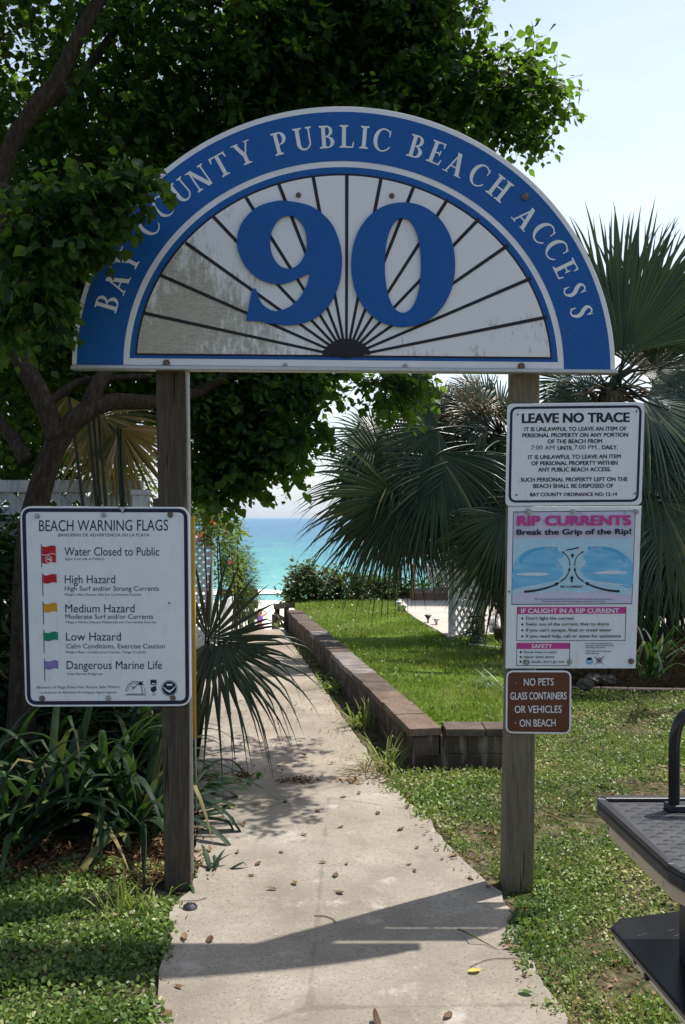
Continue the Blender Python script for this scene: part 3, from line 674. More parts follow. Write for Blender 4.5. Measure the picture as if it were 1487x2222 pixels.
# the number 90: raised cut-out numerals
def zpx(q): return (140 + q[0] / 2.398, 220 + q[1] / 2.398)
def numeral(outer, inner, name):
    """outline minus counter, extruded towards the viewer"""
    cu = bpy.data.curves.new('n', 'CURVE'); cu.dimensions = '2D'; cu.fill_mode = 'BOTH'; cu.extrude = .004
    for loop in (outer, inner):
        if loop is None: continue
        s = cu.splines.new('POLY'); s.points.add(len(loop) - 1); s.use_cyclic_u = True
        for i, (x, y) in enumerate(loop):
            q = P(x, y, YA); s.points[i].co = (q.x, q.z, 0, 1)
    ob = bpy.data.objects.new('n', cu); COL.objects.link(ob); bpy.context.view_layer.update()
    dg = bpy.context.evaluated_depsgraph_get(); me = ob.evaluated_get(dg).to_mesh()
    mb = MB(); mb.add([(v.co.x, YA - .0125 - v.co.z, v.co.y) for v in me.vertices], [tuple(f.vertices) for f in me.polygons])
    bpy.data.objects.remove(ob); mb.build(name, M['arch_blue'], arch)
top9 = [(995, 985), (985, 975)]
o9 = spline([(1280, 895), (1235, 918), (1170, 945), (1105, 956), (1010, 925), (935, 850), (900, 745), (925, 640), (1000, 560), (1090, 528), (1165, 525), (1290, 555), (1385, 635), (1432, 740), (1445, 850), (1425, 970), (1370, 1075), (1290, 1140), (1185, 1168), (1080, 1160), (1010, 1148), (948, 1145)], 7)
o9 = o9[:-1] + [np.array((948, 1145)), np.array((979, 978)), np.array((999, 980))] + spline([(999, 980), (1022, 1045), (1060, 1082), (1105, 1095), (1170, 1075), (1222, 1030), (1260, 965), (1280, 895)], 6)[1:-1]
i9 = [(1167 + 95 * math.cos(a), 738 + 138 * math.sin(a)) for a in np.linspace(0, 2 * math.pi, 40)[:-1]]
numeral([zpx(q) for q in o9], [zpx(q) for q in i9], 'numeral')
sup = lambda c, rx, ry, e: [(c[0] + rx * np.sign(math.cos(a)) * abs(math.cos(a)) ** e, c[1] + ry * np.sign(math.sin(a)) * abs(math.sin(a)) ** e) for a in np.linspace(0, 2 * math.pi, 61)[:-1]]
numeral(sup((874.5, 576.5), 112.5, 134.5, .95), sup((874, 578), 39, 102.5, .93), 'numeral')
mb = MB(); mb.beam(P(156, 795.5, YA - .006), P(1338, 806, YA - .006), .012, .012, up=(0, 1, 0)); mb.beam(P(157, 800, YA + .02), P(1337, 809.5, YA + .02), .05, .01, up=(0, 0, 1)); mb.build('bottom_rail', M['alu'], arch)
for x, y, r_, m_ in [(361.5, 788, 8, 'rusty'), (619, 792.5, 5.5, 'steel'), (879.5, 794.5, 5.5, 'steel'), (1131.5, 795, 8, 'rusty'), (648, 423.5, 6, 'rusty'), (850.5, 425, 6, 'rusty'), (1140.5, 426.5, 8, 'rusty'), (361, 424, 8, 'rusty')]:
    bolt(arch, x, y, r_, YA - .0055 - (.001 if y > 700 else 0), m_)

# ================================================================== WARNING FLAGS SIGN
YS = YP - .016
ws = thing('warning_sign', 'white board listing the beach warning flags in five colours, black rounded border', 'sign', tuple(P(230, 1530, YS)))
lo = rounded((43.5, 1098.5), (411, 1100), (415, 1532), (55.5, 1533.5), 24)
panel(ws, lo, YS, .012, 'sign_white'); ring(ws, inset(lo, 4), inset(lo, 12), YS - .001, 'navy')
T = YS - .0012
def block(parent, name, mat, lines, Y=T):
    for ln in lines:
        mb = MB(); put_text(mb, *ln[:5], Y, ln[5] if len(ln) > 5 and ln[5] else None, ln[6] if len(ln) > 6 else 0.0); mb.build(name, M[mat], parent)
block(ws, 'heading_text', 'ink', [('BEACH WARNING FLAGS', 85.1, 364.9, 1152.6, 23.5, 1151.2)])
block(ws, 'subtitle_text', 'ink', [('BANDERAS DE ADVERTENCIA EN LA PLAYA', 126.8, 325, 1164, 6.3)])
block(ws, 'flag_text', 'ink', [('Water Closed to Public', 139.8, 346, 1205.6, 18), ('High Hazard', 140.8, 250, 1265.6, 17.5), ('High Surf and/or Strong Currents', 140.8, 345.3, 1281.8, 10),
   ('Medium Hazard', 142, 292.3, 1328.8, 17.5), ('Moderate Surf and/or Currents', 142.4, 332.6, 1342.8, 10), ('Low Hazard', 143.5, 262.7, 1390, 17.5), ('Calm Conditions, Exercise Caution', 144.3, 358, 1407, 10), ('Dangerous Marine Life', 144.9, 352, 1451.8, 17.5)])
block(ws, 'translation_text', 'ink_grey', [('Agua Cerrada al Público', 140.3, 226.4, 1215, 5), ('Peligro Alto, Resaca Alta y/o Corrientes Fuertes', 141, 307, 1292.5, 5), ('Peligro Medio, Resaca Moderada y/o Corrientes Fuertes', 143, 338.5, 1352.4, 5),
   ('Peligro Bajo, Condiciones Calmas, Tenga Cuidado', 143.5, 317.3, 1417.3, 5), ('Vida Marina Peligrosa', 144.9, 222.9, 1464.7, 5), ('Absence of Flags Does Not Assure Safe Waters', 79, 260.8, 1494, 5.6, 1493), ('La Ausencia de Banderas No Asegura Aguas Seguras', 87, 253.3, 1505, 4.8, 1504.2)])
def printed_flag(px0, ptop, pbot, x0, x1, y0, y1, mat, double=False):
    s = PX(T); s.line([(px0, ptop), (px0 + 1.2, pbot)], 1.7); pole = s.mb.build('printed_flag', M['ink_grey'], ws)
    s = PX(T - .0004); n = 12; up = []; dn_ = []
    for k in range(n + 1):
        t = k / n; wv = 1.6 * math.sin(t * 6.28); up.append((x0 + (x1 - x0) * t, y0 + wv)); dn_.append((x0 + .6 + (x1 - x0) * t, y1 + wv))
    s.strip(up, dn_); s.mb.build('flag_cloth', M[mat], pole)
    if double:
        s = PX(T - .0008); s.line([(x0 + (x1 - x0) * k / n, 1203 + 1.6 * math.sin(k / n * 6.28)) for k in range(n + 1)], 1.2)
        c = (105.9, 1213.7); s.line([(c[0] + 7.2 * math.cos(a), c[1] + 7.2 * math.sin(a)) for a in np.linspace(0, 2 * math.pi, 25)], 1.1)
        s.line([(c[0] - 4.5, c[1] + 1.5), (c[0] - .5, c[1] - 1), (c[0] + 4.8, c[1] + 1.8)], [1.2, 2.4, 1.4], d=.0001); s.disc((c[0] + 3.2, c[1] - 2.6), 1.5, d=.0002); s.line([(c[0] - 5, c[1] - 5), (c[0] + 5, c[1] + 5)], .9, d=.0003)
        s.mb.build('swimmer_mark', M['sign_white'], pole)
printed_flag(89.7, 1181, 1230.6, 91.3, 121.2, 1185, 1221.5, 'red_ink', True)
printed_flag(92.2, 1243, 1292.5, 93.5, 123, 1247, 1265, 'red_ink')
printed_flag(93.5, 1305.4, 1355, 95, 124, 1309.5, 1327.5, 'yellow_ink')
printed_flag(95, 1367, 1416.8, 96, 125.8, 1372, 1389.5, 'green_ink')
printed_flag(96.7, 1429, 1478, 97.8, 126.3, 1434, 1451.5, 'purple_ink')
s = PX(T); s.line([(272, 1508), (317, 1508)], 1.6); s.line([(276, 1505.6), (314, 1505.6)], .8)
s.line([(273.5 + 20 - 20 * math.cos(a), 1503 - 24 * math.sin(a)) for a in np.linspace(.1, 2.1, 16)], 1.4); s.line([(277 + 17 - 17 * math.cos(a), 1503 - 20 * math.sin(a)) for a in np.linspace(.1, 1.9, 16)], .8)
s.line([(285, 1489), (291, 1493), (297, 1487)], [1, 3, .8]); s.line([(291, 1493), (287, 1497)], [2, .8], d=.0001)
s.line([(309, 1505), (308, 1494), (305.5, 1484)], 1.5); s.disc((305.5, 1483), 4.2, d=.0001); s.line([(297, 1487), (305, 1482), (313, 1486)], [1, 4, 1], d=.0002); s.line([(299, 1479), (305, 1482), (312, 1478)], [1, 3, 1], d=.0003); s.line([(315.5, 1505), (314.5, 1497), (312, 1490)], .8)
s.mb.build('emblem', M['ink'], ws)
s = PX(T); s.poly([(326.7, 1475), (339.9, 1475), (339.9, 1487), (326.7, 1487)]); s.poly([(328, 1492), (333, 1490), (338, 1487.6), (339.5, 1492), (339.8, 1498), (333, 1503), (327, 1498)]); s.line([(330, 1506), (339, 1504.6)], 1); s.line([(331, 1509), (338, 1507.8)], 1); s.mb.build('emblem', M['ink'], ws)
s = PX(T - .0004); s.line([(327.5, 1489), (331.5, 1483), (336, 1483.4), (338.5, 1489)], [.8, 2.4, 2.2, .8]); s.mb.build('emblem_bird', M['sign_white'], ws)
s = PX(T); s.disc((368, 1493.5), 15.2, n=30); s.line([(368 + 17 * math.cos(a), 1493.5 + 17 * math.sin(a)) for a in np.linspace(0, 6.283, 31)], .9, d=.0001); s.mb.build('emblem', M['navy'], ws)
s = PX(T - .0004); s.line([(354.5, 1490), (361, 1497), (367, 1500.5), (374, 1497), (381.8, 1488.5)], [1.2, 3, 4.2, 3.2, 1]); s.line([(366, 1500), (370, 1504)], [2, .8], d=.0001); s.poly([(362, 1484), (374, 1484), (374, 1488), (362, 1488)], d=.0002); s.mb.build('emblem_bird', M['sign_white'], ws)
for x, y, r_, m_ in [(81, 1120, 6, 'steel'), (225.5, 1117.5, 6, 'steel'), (370, 1117, 6.5, 'rusty'), (92, 1515.5, 6.5, 'rusty'), (236, 1514.5, 6, 'steel'), (375.5, 1514.8, 6.5, 'rusty')]: bolt(ws, x, y, r_, YS - .0015, m_)
bolt(ws, 367.8, 1308.5, 3, YS - .0015, 'dark_bolt', False)
s = PX(T - .001); s.poly([(257, 1099), (274, 1099.4), (272, 1105), (269, 1107), (268, 1114), (264, 1112), (262, 1106), (257, 1104)]); s.mb.build('torn_tape', M['ink_grey'], ws)
s = PX(T - .0012); s.poly([(257.6, 1099.6), (273.4, 1099.9), (271.4, 1104.6), (268.6, 1106.4), (267.6, 1112.8), (264.6, 1111.2), (262.5, 1105.4), (257.8, 1103.4)]); s.mb.build('torn_tape', M['alu'], ws)

# ================================================================== LEAVE NO TRACE SIGN
ls_ = thing('notice_sign', 'white LEAVE NO TRACE notice with black capitals, topmost on the right post', 'sign', tuple(P(1248, 1097, YS)))
lo = rounded((1101, 876), (1399.4, 872.6), (1392.5, 1095.5), (1097, 1098), 11)
panel(ls_, lo, YS, .003, 'sign_white')
lb = rounded((1107.5, 882.5), (1393.5, 879), (1386, 1089), (1103.5, 1091), 16); ring(ls_, lb, inset(lb, 5.4), YS - .001, 'navy')
block(ls_, 'heading_text', 'ink', [('LEAVE NO TRACE', 1132.6, 1367, 917.6, 21, 915.2, .05)])
B = .035
block(ls_, 'body_text', 'ink', [('IT IS UNLAWFUL TO LEAVE AN ITEM OF', 1138.3, 1360, 935.6, 8.8, 934, B), ('PERSONAL PROPERTY ON ANY PORTION', 1133.7, 1363.5, 949, 8.8, 947.4, B), ('OF THE BEACH FROM', 1188.6, 1307.5, 962, 8.8, 961.2, B),
  ('UNTIL', 1210, 1244, 976, 8.8, 976, B), ('DAILY.', 1306.4, 1340.7, 974.8, 8.8, 974.8, B), ('IT IS UNLAWFUL TO LEAVE AN ITEM', 1146.3, 1347.5, 996.2, 8.8, 994.4, B), ('OF PERSONAL PROPERTY WITHIN', 1153, 1340.7, 1009.6, 8.8, 1008.4, B),
  ('ANY PUBLIC BEACH ACCESS.', 1168, 1325.8, 1023.2, 8.8, 1022.4, B), ('SUCH PERSONAL PROPERTY LEFT ON THE', 1130, 1362.4, 1045.2, 8.8, 1043.8, B), ('BEACH SHALL BE DISPOSED OF', 1157.7, 1331.5, 1058.8, 8.8, 1058, B), ('BAY COUNTY ORDINANCE NO: 12-14', 1150.4, 1339.5, 1077, 8, 1076, B)])
block(ls_, 'hours_text', 'ink', [('7:00 AM', 1153, 1203.5, 975.6, 9), ('7:00 PM.,', 1246.5, 1301.5, 974.8, 9)])
for x, y in [(1123.4, 899.3), (1381, 892.5), (1120.7, 1073.8), (1377.3, 1070.8)]: bolt(ls_, x, y, 3.2, YS - .0008, 'dark_bolt', False, 'screw')

# ================================================================== RIP CURRENTS SIGN
YR = YP - .009
rp = thing('notice_sign', 'rip currents safety board with a blue surf diagram and magenta headings', 'sign', tuple(P(1240, 1450, YR)))
panel(rp, [(1103.4, 1099), (1392.4, 1097.6), (1379.5, 1450.4), (1097.5, 1450.4)], YR, .006, 'sign_white')
T2 = YR - .0008
fr = [np.array(q, float) for q in [(1113.5, 1110), (1379.8, 1107.5), (1372, 1311), (1110, 1312.3)]]
s = PX(T2); s.poly(fr, d=-.0003); s.mb.build('picture_frame', M['ink'], rp)
s = PX(T2); s.poly(inset(fr, 2.2)); s.mb.build('picture_ground', M['rip_sand'], rp)
s = PX(T2 - .0004); s.poly([(1114.5, 1169), (1374.5, 1168), (1371, 1291)] + [(1371 - 260 * k / 20, 1289 + 3 * math.sin(k * .9) - 6 * math.sin(k / 20 * 3.14)) for k in range(1, 20)] + [(1111.5, 1292)]); s.mb.build('picture_water', M['rip_pale'], rp)
s = PX(T2 - .0008)
def wob(pts, a, seed, n=4):
    r = random.Random(seed); q = spline(pts, n, True); return [(p[0] + r.uniform(-a, a), p[1] + r.uniform(-a * .6, a * .6)) for p in q]
s.poly(wob([(1116, 1222), (1140, 1199), (1200, 1193), (1226, 1205), (1212, 1216), (1222, 1236), (1216, 1252), (1200, 1262), (1150, 1270), (1114, 1278)], 2.2, 1)); s.poly(wob([(1371, 1220), (1345, 1199), (1290, 1193), (1266, 1206), (1272, 1220), (1260, 1234), (1266, 1248), (1285, 1258), (1330, 1266), (1370, 1274)], 2.2, 2)); s.mb.build('picture_water', M['rip_water'], rp)
s = PX(T2 - .0012); s.line(spline([(1128, 1222), (1140, 1202), (1170, 1191), (1210, 1191)], 5), [2] + [7] * 13 + [8] * 2); s.line(spline([(1356, 1218), (1345, 1200), (1315, 1190), (1276, 1190)], 5), [2] + [7] * 13 + [8] * 2); s.mb.build('escape_arrow', M['rip_band'], rp)
s = PX(T2 - .0016); s.poly(wob([(1121, 1247), (1140, 1243), (1180, 1243), (1191, 1246), (1175, 1249), (1140, 1249)], .9, 3)); s.mb.build('breaking_wave', M['rip_foam'], rp); s = PX(T2 - .0016); s.poly(wob([(1290, 1244), (1320, 1238), (1358, 1240), (1360, 1244), (1330, 1246)], .9, 4)); s.mb.build('breaking_wave', M['rip_foam'], rp); s = PX(T2 - .0016); s.line([(1118, 1277), (1160, 1272), (1200, 1268)], [1, 3, 1]); s.mb.build('breaking_wave', M['rip_foam'], rp); s = PX(T2 - .0016); s.line([(1366, 1270), (1320, 1266), (1285, 1264)], [1, 3, 1]); s.mb.build('breaking_wave', M['rip_foam'], rp)
s = PX(T2 - .002)
def arrow(pts, w0, w1, head, k=0):
    q = [np.array(p) for p in spline(pts, 6)]; n = len(q); s.line(q[:-2], list(np.linspace(w0, w1, n - 2)), d=.00006 * k)
    t = q[-1] - q[-3]; t = t / np.linalg.norm(t); nn = np.array([-t[1], t[0]]); e = q[-1] + t * head * .5
    s.poly([e, e - t * head * 1.5 + nn * head * .62, e - t * head * 1.5 - nn * head * .62], d=.00006 * k + .00003)
arrow([(1138, 1284), (1165, 1281), (1195, 1273), (1212, 1265)], 5.0, 3.2, 7, 1); arrow([(1345, 1283), (1320, 1281), (1290, 1273), (1271, 1264.5)], 5.0, 3.2, 7, 2)
arrow([(1216, 1262), (1227, 1254), (1234, 1243), (1236.5, 1233)], 2.6, 2, 5, 3); arrow([(1267, 1262), (1255, 1253), (1249, 1242), (1247.5, 1233)], 2.6, 2, 5, 4)
arrow([(1237, 1228), (1235.5, 1215), (1229, 1204), (1220.5, 1197)], 1.8, 1.6, 4, 5); arrow([(1247.5, 1228), (1249, 1215), (1256, 1204), (1266, 1197)], 1.8, 1.6, 4, 6)
s.poly([(1239, 1263), (1243.4, 1263), (1243.4, 1255.5), (1246.3, 1255.5), (1241.3, 1248.5), (1236.3, 1255.5), (1239, 1255.5)], d=.0005); s.poly([(1240.6, 1210), (1244.6, 1210), (1244.6, 1205.5), (1247, 1205.5), (1242.6, 1200.5), (1238.2, 1205.5), (1240.6, 1205.5)], d=.0005)
s.line([(1225.5, 1194), (1240, 1192), (1248, 1190), (1255, 1189)], [.8, 2.6, 2.8, 2]); s.disc((1254.3, 1188.4), 2, d=.0001); s.line([(1240, 1193), (1233, 1190.4)], 1.1, d=.0002)
s.mb.build('diagram_arrows', M['ink'], rp)
block(rp, 'diagram_text', 'ink', [('RIP CURRENT', 1216.4, 1266, 1275.2, 4.6, None, .04), ('Rip currents are powerful currents of water moving away from shore.', 1160.7, 1329.2, 1301.4, 3.6), ('They can sweep even the strongest swimmer out to sea.', 1176.4, 1313.5, 1306.6, 3.6)], T2 - .002)
block(rp, 'escape_text', 'sign_white', [('ESCAPE', 1183, 1204.5, 1193.4, 4), ('ESCAPE', 1284, 1305, 1192.6, 4), ('ESCAPE', 1207, 1228, 1229, 4), ('ESCAPE', 1255, 1276, 1229, 4)], T2 - .002)
block(rp, 'heading_text', 'magenta', [('RIP CURRENTS', 1122, 1370, 1140, 21.5, 1138.6, .07)])
block(rp, 'slogan_text', 'ink', [('Break the Grip of the Rip!', 1121, 1370.5, 1160.4, 12, 1158.6, .055)])
s = PX(T2); s.poly([(1123.3, 1317), (1359, 1316.8), (1357.6, 1331.7), (1122.7, 1332.6)]); s.poly([(1121.9, 1395), (1236.9, 1395), (1236.6, 1408), (1121.6, 1408.4)]); s.mb.build('heading_bar', M['magenta'], rp)
s = PX(T2); s.line([(1122.9, 1316.5), (1121.4, 1390.4)], 1.2); s.line([(1121, 1390.4), (1357, 1389.8)], 1.2, d=.0001); s.line([(1359, 1316.5), (1356.6, 1390)], 1.2, d=.0002); s.line([(1122, 1395), (1121, 1444.5)], 1.2); s.line([(1121, 1444.3), (1236, 1444.5)], 1.2, d=.0001); s.line([(1237, 1395), (1235.6, 1444.5)], 1.2, d=.0002)
for i, (x, y) in enumerate([(1133.8, 1342), (1133.8, 1355), (1133.6, 1367.6), (1133.4, 1380.6), (1130.5, 1415), (1130.3, 1425.6), (1130, 1435.8)]):
    s.poly([(x - 3, y), (x, y - 3), (x + 3, y), (x, y + 3)])
s.mb.build('text_box', M['ink'], rp)
block(rp, 'bar_text', 'sign_white', [('IF CAUGHT IN A RIP CURRENT', 1131, 1343.7, 1330, 9.6, 1329.6, .035), ('SAFETY', 1153.7, 1198.6, 1406, 8, None, .035)], T2 - .0006)
B = .03
block(rp, 'advice_text', 'ink', [("Don't fight the current", 1142, 1246, 1344.6, 6.6, None, B), ('Swim out of the current, then to shore', 1142, 1322, 1357.4, 6.6, 1357, B), ("If you can't escape, float or tread water", 1141.5, 1328, 1370.4, 6.6, 1370, B), ('If you need help, call or wave for assistance', 1141.3, 1348, 1383.4, 6.6, 1383, B),
  ('Know how to swim', 1137, 1208, 1417.4, 5.2, None, B), ('Never swim alone', 1137, 1203, 1427.8, 5.2, None, B), ("If in doubt, don't go out", 1137, 1224.4, 1438, 5.2, None, B)])
block(rp, 'information_text', 'ink_grey', [('More information about rip', 1270.7, 1329, 1397.4, 3.4, None, .02), ('currents can be found at the', 1270.7, 1332.7, 1401.9, 3.4, None, .02), ('following web sites:', 1270.7, 1313, 1406.4, 3.4, None, .02), ('www.ripcurrents.noaa.gov', 1270.7, 1327, 1414.2, 3.4, None, .02), ('www.usla.org', 1270.7, 1300, 1419, 3.4, None, .02)])
s = PX(T2); s.disc((1279.4, 1434), 8, n=24); s.mb.build('emblem', M['rip_band'], rp)
s = PX(T2 - .0003); s.poly([(1279.4 + 7 * math.cos(a), 1433.4 - 7 * math.sin(a)) for a in np.linspace(.15, math.pi - .15, 14)]); s.mb.build('emblem', M['navy'], rp)
s = PX(T2 - .0006); s.line([(1272.5, 1431), (1277, 1435.5), (1280, 1436.5), (1283.5, 1434), (1287, 1429.5)], [.8, 1.8, 2.4, 1.6, .6]); s.mb.build('emblem_bird', M['sign_white'], rp)
s = PX(T2); s.line([(1290, 1424.5), (1310, 1442)], [1.8, 1.2]); s.line([(1311, 1424), (1291.5, 1442)], [1.8, 1.2], d=.0002); s.line([(1300.4 + 5.4 * math.cos(a), 1433 + 5.4 * math.sin(a)) for a in np.linspace(0, 6.283, 21)], 1.4, d=.0004); s.disc((1300.4, 1433), 3, d=.0006); s.mb.build('emblem', M['ink_grey'], rp)
for x, y, r_, m_ in [(1147, 1110.3, 7.5, 'steel'), (1243.8, 1109.5, 6, 'steel'), (1380.7, 1109.2, 6, 'steel'), (1142, 1437, 6.8, 'steel'), (1236.3, 1435.8, 5.8, 'steel'), (1369.7, 1434.7, 6.4, 'rusty')]: bolt(rp, x, y, r_, T2 - .002, m_)
for x, y in [(1123.5, 1112.8), (1260.2, 1112.6), (1357, 1111.2)]: bolt(rp, x, y, 3.2, T2 - .001, 'steel', False, 'screw')
bolt(rp, 1104.8, 1283.7, 3.4, T2, 'dark_bolt', False)

# ================================================================== BROWN SIGN
bs = thing('notice_sign', 'small brown NO PETS notice with white capitals, lowest on the right post', 'sign', tuple(P(1169, 1592, YR)))
lo = rounded((1099, 1455), (1240.3, 1455.4), (1239, 1593), (1097.4, 1591), 15)
panel(bs, lo, YR, .004, 'sign_white'); s = PX(YR - .0008); s.poly(inset(lo, 3.6)); s.mb.build('brown_field', M['brown_sign'], bs)
block(bs, 'lettering', 'sign_white', [('NO PETS', 1136.9, 1202, 1487.8, 15.6, 1487.2, .006), ('GLASS CONTAINERS', 1107.6, 1229.8, 1518, 15.6, 1517.4, .01), ('OR VEHICLES', 1117, 1219, 1547, 15.6, 1546.6, .008), ('ON BEACH', 1128, 1206, 1576.8, 15.6, 1576, .008)], YR - .0016)
for x, y in [(1120, 1482), (1118, 1568)]: bolt(bs, x, y, 2.8, YR - .001, 'steel', False, 'screw')
# ================================================================== FOLIAGE TOOLS
def rnd_unit(n, rng): return unit(rng.normal(size=(n, 3)))
def np_tubes(name, A, Bm, C, r, mat, parent):
    """thin three-sided twigs through A, Bm, C"""
    N = len(A); d = unit(C - A); s = unit(np.cross(d, np.array([.13, .31, .94]))); u = np.cross(d, s); ring = []
    for p, k in ((A, 1.0), (Bm, .75), (C, .3)):
        for j in range(3):
            a = 2 * math.pi * j / 3; ring.append(p + (s * math.cos(a) + u * math.sin(a)) * (r * k)[:, None])
    V = np.stack(ring, 1).reshape(-1, 3); q = []
    for i in range(2):
        for j in range(3): q.append((i * 3 + j, i * 3 + (j + 1) % 3, i * 3 + 3 + (j + 1) % 3, i * 3 + 3 + j))
    q = np.array(q).ravel(); flat = (q[None, :] + (np.arange(N) * 9)[:, None]).ravel()
    return np_mesh(name, V, flat, np.full(N * 6, 4), mat, parent)
def crown(parent, blobs, mat, leaf=.06, wid=.055, per=11, name='crown', twigs=True, tpl=T_RHOMB, seed=1, down=.5, shell=.45, reject=None, twig_r=.003, jit=.3):
    rng = np.random.default_rng(seed); PP = []; DD = []; LL = []
    for c, rad, n, tl in blobs:
        q = rnd_unit(n, rng) * (rng.random((n, 1)) ** shell); o = np.array(c) + q * np.array(rad)
        d = unit(unit(q + 1e-6) * .7 + rnd_unit(n, rng) * .6 + np.array([0, 0, -.15])); PP.append(o); DD.append(d); LL.append(tl * rng.uniform(.6, 1.3, n))
    c = np.concatenate(PP); d = np.concatenate(DD); L = np.concatenate(LL); N = len(c)
    A = c - d * (L * .35)[:, None]; C = c + d * (L * .65)[:, None]; C[:, 2] -= .15 * L; Bm = (A + C) / 2; Bm[:, 2] += .05 * L
    k = (np.arange(per) + .6) / per; t = np.repeat(k[None], N, 0) + rng.uniform(-.04, .04, (N, per))
    pos = (A[:, None] * ((1 - t) ** 2)[..., None] + 2 * (Bm[:, None] + (Bm - (A + C) / 2)[:, None]) * (t * (1 - t))[..., None] + C[:, None] * (t ** 2)[..., None])
    side = unit(np.cross(d, np.array([.1, .2, .97]))); sg = np.where(np.arange(per) % 2, 1, -1)[None, :, None]
    ax = unit(d[:, None] * .45 + side[:, None] * sg * .75 + rng.normal(size=(N, per, 3)) * jit + np.array([0, 0, -down])); pos = pos + ax * leaf * .35
    nr = unit(rng.normal(size=(N, per, 3)) * .55 + np.array([0, -.15, .75]))
    pos = pos.reshape(-1, 3); ax = ax.reshape(-1, 3); nr = nr.reshape(-1, 3)
    keep = np.ones(len(pos), bool)
    if reject is not None: keep = ~reject(pos + ax * leaf * .5)
    pos, ax, nr = pos[keep], ax[keep], nr[keep]; M_ = len(pos); sc = rng.uniform(.45, 1.3, M_)
    o = leaves(name, pos, ax, nr, leaf * sc, wid * sc * rng.uniform(.85, 1.1, M_), tpl, mat, parent, rng.random(M_))
    if twigs:
        kk = np.ones(N, bool) if reject is None else ~(reject(A) | reject(C) | reject(Bm))
        np_tubes('twigs', A[kk], Bm[kk], C[kk], np.full(int(kk.sum()), twig_r), M['bark'], parent)
    return o
def BL(px, py, Y, rx, ry, rY, n, tl=.3):
    return (tuple(P(px, py, Y)), (rx * Y / F, rY, ry * Y / F), n, tl)
def pxy(p): return CX + p[:, 0] * F / p[:, 1], HY - (p[:, 2] - EYE) * F / p[:, 1]

def frond(name, hub, tip, mat, parent, facing=(0, -1, .25), n=44, spread=118, droop=.16, split=.5, seed=0, width=1.0, tipdroop=.12, petiole=None, fold=.35, pr=.011):
    """fan palm leaf: folded segments that spread from the hub and part towards their drooping tips"""
    r = random.Random(seed); hub = Vector(hub); tip = Vector(tip); ax = tip - hub; R = ax.length; ax.normalize()
    nn = Vector(facing); nn = (nn - ax * nn.dot(ax)).normalized(); side = ax.cross(nn).normalized()
    T = [.03, .22, .4, .55, .7, .82, .92, 1.0]; V = []; Fc = []; rn = []; dth = math.radians(2 * spread / n)
    for i in range(n):
        a = math.radians(-spread + 2 * spread * (i + .5) / n) + r.uniform(-.012, .012); L = R * (.70 + .30 * math.cos(a * .75)) * r.uniform(.93, 1.06)
        d = ax * math.cos(a) + side * math.sin(a); s = (side * math.cos(a) - ax * math.sin(a)); dr = droop * r.uniform(.6, 1.5); td = tipdroop * r.uniform(.2, 1.5); sw = r.uniform(-.05, .05); b0 = len(V); rv = min(.97, max(0, r.gauss(.45, .22)))
        wmax = math.tan(dth / 2) * split * L * 1.08 * width; lift = .16 * abs(math.sin(a))
        for t in T:
            wd = math.tan(dth / 2) * t * L * 1.08 * width if t <= split else wmax * max(0.02, 1 - ((t - split) / (1 - split)) ** 1.5)
            c = hub + d * (t * L) + nn * (lift * t * L * .5 - .05 * t * t * L) + s * (sw * t ** 3 * L)
            c.z -= dr * L * t * t + (td * L * ((t - .7) / .3) ** 2 if t > .7 else 0)
            V += [c - s * wd - nn * (wd * fold), c + nn * (wd * fold), c + s * wd - nn * (wd * fold)]; rn += [rv] * 3
        for k in range(len(T) - 1):
            q = b0 + k * 3; Fc += [(q, q + 1, q + 4, q + 3), (q + 1, q + 2, q + 5, q + 4)]
    Vn = np.array([tuple(v) for v in V]); o = np_mesh(name, Vn, np.array(Fc).ravel(), np.full(len(Fc), 4), mat, parent, np.array(rn))
    if petiole is not None:
        a = Vector(petiole); m = (a + hub) / 2 + Vector((0, 0, .08 * (hub - a).length)); mb = MB()
        mb.tube([tuple(q) for q in spline([a, m, hub, hub + ax * R * .22], 4)], [pr * 1.5] * 4 + [pr] * 4 + [pr * .8, pr * .6, pr * .5, pr * .3, pr * .2], 6); mb.build('petiole', mat, o, True)
    return o

# ================================================================== THE TALLOW TREE (left, over the sign)
tree = thing('broadleaf_tree', 'big dark broadleaf tree at the left whose leaning trunk and crown overhang the arched sign', 'tree', tuple(G(45, 1715)))
mb = MB()
def limb(pts, r0, r1, n=9):
    q = spline([P(*p) for p in pts], 5); k = len(q); mb.tube([tuple(v) for v in q], [r0 + (r1 - r0) * i / (k - 1) for i in range(k)], n)
limb([(38, 1740, 5.0), (50, 1500, 5.0), (62, 1200, 5.0), (88, 1060, 5.0), (130, 950, 5.02), (185, 895, 5.06), (240, 872, 5.15), (300, 872, 5.3), (360, 868, 5.5), (470, 830, 5.9), (620, 700, 6.3)], .085, .03)
tr = mb.build('trunk', M['bark'], tree, True)
mb = MB(); limb([(125, 955, 5.0), (90, 860, 5.05), (40, 760, 5.1), (8, 600, 5.1), (-6, 430, 5.1), (22, 320, 5.1), (75, 235, 5.1), (125, 170, 5.15), (175, 70, 5.2), (215, 0, 5.25), (300, -180, 5.4), (420, -420, 5.6)], .06, .035); mb.build('limb', M['bark'], tree, True)
mb = MB(); limb([(185, 895, 5.06), (215, 830, 5.1), (235, 790, 5.3), (260, 640, 5.7), (360, 420, 6.1), (600, 220, 6.3), (860, 180, 6.3), (1060, 190, 6.3), (1180, 215, 6.3)], .05, .008); mb.build('limb', M['bark'], tree, True)
mb = MB(); limb([(75, 235, 5.1), (150, 190, 5.5), (240, 80, 5.9), (300, -30, 6.1), (420, -250, 6.3)], .035, .02); mb.build('limb', M['bark'], tree, True)
